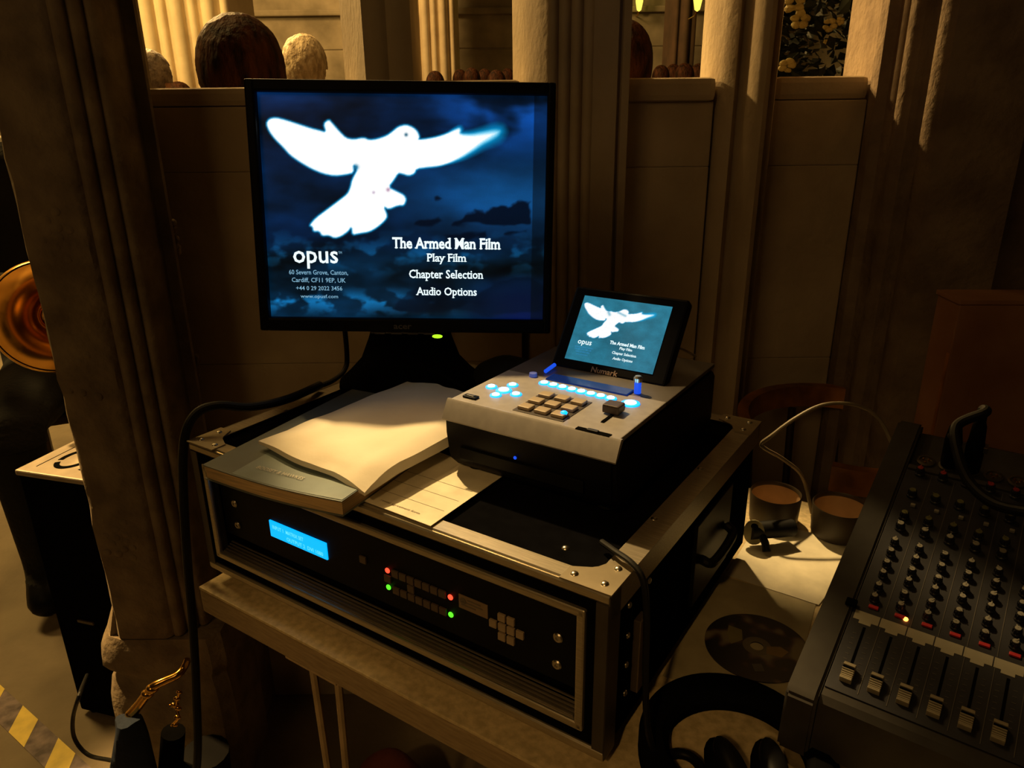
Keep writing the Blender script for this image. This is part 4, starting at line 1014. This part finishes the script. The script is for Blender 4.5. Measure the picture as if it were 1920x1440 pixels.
bm = BM(); lathe(bm, [(0, .44), (.165, .44), (.175, .45), (.170, .465), (.14, .462), (0, .455)], 40); obj('seat', bm, WOODD, t, True)
for d in (-110, -70, -35, 0, 35, 70, 110):
    a = math.radians(d); bm = BM(); tube(bm, [(.145*math.cos(a), .145*math.sin(a), .462), (.163*math.cos(a), .163*math.sin(a), .72)], .007, 10, False); obj('back_spindle', bm, WOODD, t, True)
for d in (45, 135, 225, 315):
    a = math.radians(d); bm = BM(); tube(bm, [(.12*math.cos(a), .12*math.sin(a), .445), (.165*math.cos(a), .165*math.sin(a), 0)], .014, 12, False, radii=[.016, .010]); obj('leg', bm, WOODD, t, True)
# ================================================================= LOUDSPEAKER left
sp = Vector((-.968, 1.292, 0)); szl = .605
t = thing('loudspeaker', 'tall black cabinet with grey top panel beside the left stone pillar', 'speaker', sp, (0, 0, -.285))
SWd, SDp = .172, .325
bm = BM(); box(bm, 0, SWd, 0, SDp, .012, szl-.012, .004); obj('cabinet', bm, BLACKM, t)
bm = BM(); box(bm, -.003, SWd+.003, -.003, SDp+.003, szl-.012, szl, .003); tp = obj('top_panel', bm, mat('grey_panel', (.40, .34, .27), .45, .1), t)
bm = BM(); box(bm, .026, .0275, .02, SDp-.03, szl, szl+.0006)
obj('panel_groove', bm, BLACKM, tp)
bm = BM()
for yy, a0, a1 in ((0, 20, 200), (0, 215, 350)):
    pts = []
    R1, R2 = .034, .024
    for k in range(17):
        a = math.radians(a0+(a1-a0)*k/16); pts.append((R1*math.cos(a), .052*math.sin(a)*.9))
    for k in range(16, -1, -1):
        a = math.radians(a0+(a1-a0)*k/16); pts.append((R2*math.cos(a), .040*math.sin(a)*.9))
    prism(bm, [(x_+.076, y_+.070) for x_, y_ in pts], szl+.0001, szl+.0008)
prism(bm, [(.118, .030), (.126, .028), (.175, .075), (.168, .082)], szl+.0001, szl+.0008)
obj('handle_slot', bm, BLACKM, tp)
bm = BM(); box(bm, .06, .10, -.0035, 0, .26, .266); obj('badge', bm, mat('badge', (.10, .08, .06), .5), t)
for x_ in (.02, SWd-.02):
    for y_ in (.02, SDp-.02):
        bm = BM(); cyl(bm, (x_, y_, 0), .012, .013, 14); obj('rubber_foot', bm, RUBBER, t)
# ================================================================= SAXOPHONE (crook, keys) in front of the pillar
t = thing('saxophone', 'brass saxophone standing in shadow at the foot of the left pillar', 'saxophone', (-.60, .97, 0))
def S(x_, y_, Y): return onY(x_, y_, Y)-Vector((-.60, .97, 0))
bm = BM(); P = [S(246, 1340, .95), S(258, 1325, .95), S(277, 1300, .95), S(290, 1286, .95), S(310, 1276, .955), S(332, 1266, .96), S(345, 1252, .97), S(352, 1236, .975)]
tube(bm, P, .006, 12, radii=[.0095, .008, .0075, .0065, .006, .0055]); obj('crook', bm, BRASS, t, True)
for a in (S(247, 1338, .95), S(277, 1300, .95), S(286, 1290, .95)):
    bm = BM(); blob(bm, a, (.0105, .0105, .0085), 2); obj('crook_ring', bm, BRASS, t, True)
bm = BM(); tube(bm, [S(246, 1342, .95), S(240, 1400, .95), Vector((-.08, -.005, .10)), Vector((-.05, .01, .03)), Vector((0, .02, .02)), Vector((.045, .02, .06)), Vector((.055, .02, .20))], .02, 16, radii=[.012, .018, .022, .028, .034, .040]); obj('body_tube', bm, BLACKP, t, True)
bm = BM()
for x_, y_, r_ in ((336, 1298, .005), (332, 1310, .006), (326, 1322, .006), (334, 1328, .006), (333, 1345, .006), (328, 1359, .006)): blob(bm, S(x_, y_, .95), (r_, r_*.6, r_*.8), 2)
tube(bm, [S(336, 1298, .95), S(330, 1322, .95), S(334, 1345, .95), S(322, 1361, .95)], .0022, 8)
tube(bm, [S(318, 1322, .95), S(336, 1320, .95)], .0018, 8)
obj('key_stack', bm, BRASS, t, True)
bm = BM(); tube(bm, [S(325, 1372, .955), S(320, 1440, .955), Vector((.04, .0, .12))], .02, 14, False, radii=[.019, .021, .024]); obj('bell_stem', bm, BLACKM, t, True)
# blue cloth draped over it
bm = BM()
g = []
for j in range(15):
    row = []
    for i in range(17):
        a = 2*PI*i/16; r_ = .020+.018*min(1, j/6)+.004*math.sin(a*3+j*.5); p_ = S(243-j*1.5, 1350+j*0, .935)
        row.append(bm.verts.new((p_.x+r_*math.cos(a)-.004, p_.y+r_*math.sin(a)*.8, p_.z-.0-j*.018)))
    g.append(row)
for A, B in zip(g, g[1:]):
    for i in range(16): bm.faces.new((A[i], A[i+1], B[i+1], B[i]))
bm.faces.new(g[0][:16])
bmesh.ops.remove_doubles(bm, verts=bm.verts, dist=1e-5)
o = obj('blue_cloth', bm, CLOTHB, None, True, (-.60, .97, 0)); tag(o, 'dark blue cloth draped over the saxophone below its gold crook', 'cloth')
# ================================================================= RED BAG under the table
p = onz(735, 1500, .0)
c = onY(728, 1440, .98)
bm = BM(); blob(bm, (0, 0, .0), (.085, .07, c.z+.030), 4, amp=.012, f=14)
for v in bm.verts: v.co.z = max(v.co.z, 0)
o = obj('fabric_bag', bm, CLOTHR, None, True, (c.x, c.y, 0)); tag(o, 'dark red cloth bag on the floor under the table', 'bag')
# ================================================================= PEOPLE
def person_body(pose='stand'):
    V_, E_, R_ = [], [], []
    def add(p_, r_, parent=None):
        V_.append(p_); R_.append(r_)
        if parent is not None: E_.append((parent, len(V_)-1))
        return len(V_)-1
    if pose == 'stand':
        hip = add((0, 0, .93), (.155, .105)); wst = add((0, 0, 1.10), (.135, .095), hip); ch = add((0, .005, 1.30), (.165, .11), wst); sh = add((0, 0, 1.42), (.13, .085), ch); nk = add((0, -.005, 1.50), (.055, .055), sh); hd = add((0, -.015, 1.57), (.06, .06), nk)
        for s in (-1, 1):
            a = add((s*.17, 0, 1.405), (.062, .062), sh); b2 = add((s*.225, .01, 1.14), (.047, .047), a); c2 = add((s*.235, -.05, .92), (.032, .032), b2); d2 = add((s*.235, -.075, .86), (.034, .018), c2)
            for k, (dx, L_) in enumerate(((-.024, .07), (-.008, .08), (.008, .078), (.024, .062))):
                f1 = add((s*.235+dx, -.088, .82), (.009, .009), d2); add((s*.235+dx, -.085, .82-L_*.6), (.008, .008), f1)
            th = add((s*.21, -.105, .85), (.010, .010), d2); add((s*.205, -.115, .815), (.009, .009), th)
            k1 = add((s*.09, 0, .85), (.095, .095), hip); k2 = add((s*.10, -.01, .48), (.062, .062), k1); k3 = add((s*.10, .01, .09), (.042, .042), k2); k4 = add((s*.105, -.12, .045), (.04, .032), k3)
    else:
        hip = add((0, 0, .50), (.17, .13)); wst = add((0, 0, .68), (.155, .12), hip); ch = add((0, -.01, .90), (.185, .13), wst); sh = add((0, -.01, 1.04), (.14, .09), ch); nk = add((0, -.015, 1.13), (.057, .057), sh); hd = add((0, -.025, 1.20), (.06, .06), nk)
        for s in (-1, 1):
            a = add((s*.18, -.01, 1.02), (.066, .066), sh); b2 = add((s*.25, -.06, .78), (.050, .050), a); c2 = add((s*.17, -.28, .80), (.034, .034), b2); d2 = add((s*.12, -.335, .81), (.034, .022), c2)
            for k, dz_ in enumerate((-.024, -.008, .008, .024)):
                f1 = add((s*.08, -.37, .81+dz_), (.009, .009), d2); add((s*.05, -.35, .81+dz_), (.008, .008), f1)
            th = add((s*.11, -.335, .85), (.010, .010), d2); add((s*.09, -.35, .865), (.009, .009), th)
            k1 = add((s*.10, -.05, .49), (.10, .09), hip); k2 = add((s*.12, -.42, .50), (.065, .065), k1); k3 = add((s*.12, -.42, .10), (.043, .043), k2); k4 = add((s*.12, -.53, .045), (.04, .032), k3)
    me = bpy.data.meshes.new('body_skel'); me.from_pydata(V_, E_, []); me.update()
    o = bpy.data.objects.new('tmp', me); COL.objects.link(o)
    o.modifiers.new('s', 'SKIN'); sd = me.skin_vertices[0].data
    for i, r_ in enumerate(R_): sd[i].radius = r_; sd[i].use_root = (i == 0)
    sm = o.modifiers.new('u', 'SUBSURF'); sm.levels = 1; sm.render_levels = 1
    dg = bpy.context.evaluated_depsgraph_get(); me2 = bpy.data.meshes.new_from_object(o.evaluated_get(dg))
    bpy.data.objects.remove(o)
    # head
    bm = BM(); bm.from_mesh(me2)
    hz = 1.655 if pose == 'stand' else 1.285; hy = -.02 if pose == 'stand' else -.03
    g = bmesh.ops.create_icosphere(bm, subdivisions=4, radius=1)
    for v in g['verts']:
        x_, y_, z_ = v.co
        w2 = .076*(1-.22*max(0, -z_)); 
        X_, Y_, Z_ = x_*w2, y_*.097, z_*.118
        if y_ < 0:
            if z_ < -.35: Y_ *= .93
            Y_ -= .018*math.exp(-((x_/.16)**2+((z_+.12)/.20)**2))*max(0, -y_)       # nose
            Y_ -= .006*math.exp(-((x_/.30)**2+((z_+.50)/.10)**2))                    # lips
            Y_ -= .005*math.exp(-((z_-.18)/.10)**2)*max(0, -y_)                        # brow
            Y_ += .010*math.exp(-(((abs(x_)-.38)/.16)**2+((z_-.03)/.11)**2))           # eye sockets
            Y_ -= .008*math.exp(-((x_/.3)**2+((z_+.86)/.18)**2))                       # chin
        v.co = (X_, Y_+hy, Z_+hz)
    for s in (-1, 1):
        g = bmesh.ops.create_icosphere(bm, subdivisions=2, radius=1, matrix=Matrix.Translation((s*.078, hy+.008, hz-.008)) @ Matrix.Diagonal((.010, .018, .032, 1)))
        g = bmesh.ops.create_icosphere(bm, subdivisions=2, radius=1, matrix=Matrix.Translation((s*.030, hy-.080, hz+.002)) @ Matrix.Diagonal((.012, .012, .010, 1)))
    me3 = bpy.data.meshes.new('b'); bm.to_mesh(me3); bm.free()
    o = bpy.data.objects.new('tmp', me3); COL.objects.link(o)
    rm = o.modifiers.new('r', 'REMESH'); rm.mode = 'VOXEL'; rm.voxel_size = .0085; rm.use_smooth_shade = True
    cs = o.modifiers.new('c', 'SMOOTH'); cs.factor = .4; cs.iterations = 2
    dg = bpy.context.evaluated_depsgraph_get(); me4 = bpy.data.meshes.new_from_object(o.evaluated_get(dg)); bpy.data.objects.remove(o)
    return me4, hy, hz
def clothes(me, zlo, zhi, off, m, name, parent, armz=None, side=0):
    """a garment: the body surface between two heights, pushed out along its normals"""
    bm = BM(); bm.from_mesh(me); bm.normal_update()
    kill = [v for v in bm.verts if not (zlo < v.co.z < zhi) or (armz and abs(v.co.x) > .185 and v.co.z < armz) or (side and v.co.x*side < 0)]
    bmesh.ops.delete(bm, geom=kill, context='VERTS')
    for v in bm.verts: v.co += v.normal*off
    return obj(name, bm, m, parent, True)
def hair(hy, hz, m, parent, big=1.0, low=-.75, seed=1, amp=.006, kz=None):
    kz = kz or big
    bm = BM(); bmesh.ops.create_icosphere(bm, subdivisions=5, radius=1)
    kill = [v for v in bm.verts if (v.co.y < -.45 and v.co.z < .42) or v.co.z < low or (v.co.y < .05 and v.co.z < -.18)]
    bmesh.ops.delete(bm, geom=kill, context='VERTS')
    for v in bm.verts:
        d = v.co.copy(); n1 = noise.noise(Vector((d.x*2.5+seed, d.y*2.5, d.z*1.2)))*2; n2 = noise.noise(Vector((d.x*10+seed, d.y*10, d.z*3)))
        k_ = big+amp*8*n1*.12+amp*8*n2*.10
        n3 = abs(noise.noise(Vector((d.x*7+seed, d.y*7, d.z*7))))
        k_ += amp*3*n3
        ex = lambda q: math.copysign(abs(q)**.93, q)
        v.co = Vector((ex(d.x)*.088*k_, ex(d.y)*.106*k_+hy+.005, ex(d.z)*.128*k_*kz/big+hz+.004))
    o = obj('hair', bm, m, parent, True)
    sl = o.modifiers.new('thick', 'SOLIDIFY'); sl.thickness = .006; sl.offset = -1
    return o
meS, hyS, hzS = person_body('stand'); meS.name = 'standing_body'
def make_person(loc, h, rz, label, hm, cm, group=None, big=1.0, low=-.75, seed=1, me=None, trous=True, kz=None, amp=.006):
    t = thing('person', label, 'person', loc, (0, 0, rz), group); s = h/1.785; t.scale = (s, s, s)
    me = meS
    o = link_mesh('body', me, SKIN, t)
    clothes(me, .86, 1.475, .010, cm, 'jacket', t)
    if trous: clothes(me, .07, .90, .008, CLOTHK, 'trousers', t, armz=.9)
    hair(hyS, hzS, hm, t, big, low, seed, amp, kz)
    return t
make_person((-.609, 1.82, 0), 1.45, PI+.15, 'person with thick dark brown hair seen from behind above the monitor', HAIRD, CLOTHK, big=1.34, kz=1.14, low=-.95, seed=4, amp=.012)
make_person((-.822, 3.22, 0), 1.56, PI, 'person with short white hair seen from behind, right of the dark-haired person', HAIRW, CLOTHR, big=1.12, kz=1.0, seed=9, amp=.016)
make_person((-1.385, 3.05, 0), 1.50, PI-.3, 'grey-haired person half hidden behind the left stone pillar', HAIRG, CLOTHK, big=1.05, kz=.98, seed=5, amp=.012)
make_person((.312, 2.15, 0), 1.475, PI+.2, 'dark-haired person partly hidden behind the mullion right of the monitor', HAIRD, CLOTHK, big=1.05, low=-.9, seed=2)
# rows of far listeners: only the tops of their heads show
proto = None
spots = [(815, 6.6, 133), (862, 9.2, 130), (884, 7.5, 127), (909, 8.3, 129), (931, 6.6, 131), (952, 9.2, 128), (1240, 7.5, 122), (1264, 9.0, 120), (1285, 6.6, 118), (1311, 8.2, 119), (1335, 7.3, 118), (1356, 9.0, 116), (1376, 6.4, 119), (296, 4.9, 153), (332, 4.3, 153)]
for px, Y, py in spots:
    tp_ = onY(px, py, Y); hh = tp_.z*1.0
    if proto is None: o = proto = make_person((tp_.x, Y, 0), hh, PI, 'distant listener whose head top shows above the screen wall', HAIRD, CLOTHR, 'distant listeners beyond the screen', seed=3)
    else: o = copy_tree(proto)
    s_ = hh/1.785; o.location = (tp_.x, Y, 0); o.scale = (s_, s_, s_); o.rotation_euler.z = PI+random.uniform(-.12, .12)
# seated horn player at the left
mp4, hyP, hzP = person_body('sit'); mp4.name = 'seated_body'
t = thing('person', 'seated musician in black clothes behind the left pillar, holding a brass horn', 'person', (-1.33, 2.15, 0), (0, 0, math.radians(25)))
t.scale = (1.06, 1.06, 1.06)
link_mesh('body', mp4, SKIN, t)
clothes(mp4, .44, 1.12, .012, CLOTHK, 'jacket', t); clothes(mp4, .07, .60, .009, CLOTHK, 'trousers', t); hair(hyP, hzP, HAIRW, t); [clothes(mp4, -.05, .10, .010, BLACKP, 'shoe', t, side=q_) for q_ in (-1, 1)]
bm = BM(); lathe(bm, [(.062, 1.095), (.070, 1.10), (.066, 1.135), (.060, 1.14)], 24, Matrix.Translation((0, -.018, 0))); obj('white_collar', bm, PAPER, t, True)
# its chair
t = thing('wooden_chair', 'dark wooden chair under the musician at the left edge', 'chair', (-1.35, 2.21, 0), (0, 0, math.radians(25)))
bm = BM(); box(bm, -.21, .21, -.20, .20, .40, .432, .008); obj('seat', bm, WOODD, t)
for x_, y_, zt2 in ((-.19, -.18, .40), (.19, -.18, .40), (-.19, .19, .92), (.19, .19, .92)):
    bm = BM(); box(bm, x_-.017, x_+.017, y_-.017, y_+.017, 0, zt2, .003); obj('leg', bm, WOODD, t)
bm = BM(); box(bm, -.17, .17, .18, .20, .78, .90, .005); box(bm, -.17, .17, .18, .20, .62, .67, .005); obj('backrest', bm, WOODD, t)
# horn
hc = onY(100, 593, 1.50)
t = thing('brass_horn', 'brass horn with wide bell peeking out left of the stone pillar', 'horn', hc, (0, 0, 0))
Mh = Matrix.Rotation(math.radians(28), 4, 'Z') @ Matrix.Rotation(math.radians(78), 4, 'X')
bm = BM(); lathe(bm, [(.116, .004), (.119, .0), (.120, -.003), (.115, -.006), (.100, -.014), (.078, -.034), (.058, -.062), (.040, -.100), (.028, -.15), (.022, -.20), (.0205, -.20), (.026, -.15), (.038, -.100), (.056, -.062), (.076, -.033), (.098, -.012), (.113, -.003)], 64, Mh); obj('bell', bm, BRASS, t, True)
bm = BM()
tube(bm, [tuple(Mh @ Vector((.070*math.cos(a)+.05, .070*math.sin(a), -.13))) for a in [2*PI*i/40 for i in range(40)]], .0085, 12, closed=True)
tube(bm, [tuple(Mh @ Vector((.055*math.cos(a)+.06, .055*math.sin(a), -.115))) for a in [2*PI*i/40 for i in range(40)]], .007, 12, closed=True)
obj('coiled_tubing', bm, BRASS, t, True)
# music stand papers / lit bits at far left
# ================================================================= FLOWER ARRANGEMENT
fc = onY(1575, 90, 1.95)
t = thing('flower_arrangement', 'dark leafy flower arrangement with pale yellow blooms in the right-hand opening', 'plant', (fc.x, 1.95, 0))
bm = BM(); lathe(bm, [(0, 0), (.14, 0), (.14, .02), (.05, .05), (.035, .5), (.04, .95), (.11, 1.0), (.12, 1.10), (.10, 1.12), (0, 1.12)], 28); obj('pedestal', bm, BLACKM, t, True)
bm = BM(); rnd = random.Random(4)
for k in range(4200):
    d = Vector((rnd.gauss(0, 1), rnd.gauss(0, .8), rnd.gauss(0, 1))).normalized(); r_ = rnd.uniform(.4, 1)**.6
    c = Vector((d.x*.25*r_, d.y*.16*r_, 1.42+d.z*.34*r_))
    u_ = (d+Vector((rnd.uniform(-.7, .7), rnd.uniform(-.7, .7), rnd.uniform(-.3, .8)))).normalized(); s_ = u_.cross(Vector((rnd.random(), rnd.random(), rnd.random()))).normalized()
    L_ = rnd.uniform(.03, .06); W_ = L_*rnd.uniform(.18, .34); nn_ = u_.cross(s_)
    q = [c, c+u_*L_*.5+s_*W_, c+u_*L_+nn_*L_*.15, c+u_*L_*.5-s_*W_]
    bm.faces.new([bm.verts.new(x_) for x_ in q])
obj('foliage', bm, LEAF, t)
for (px, py, sz) in ((1487, 6, .030), (1497, 38, .030), (1474, 124, .024), (1553, 48, .020), (1574, 40, .012), (1640, 82, .014), (1548, 78, .008)):
    p_ = onY(px, py, 1.80)-Vector((fc.x, 1.95, 0)); bm = BM()
    for k in range(5):
        a = 2*PI*k/5+px; d = Vector((math.cos(a), -.7, math.sin(a)))*sz*.42
        blob(bm, p_+d, (sz*.42, sz*.25, sz*.30), 2, amp=sz*.2, f=60)
    obj('flower', bm, PETAL, t)
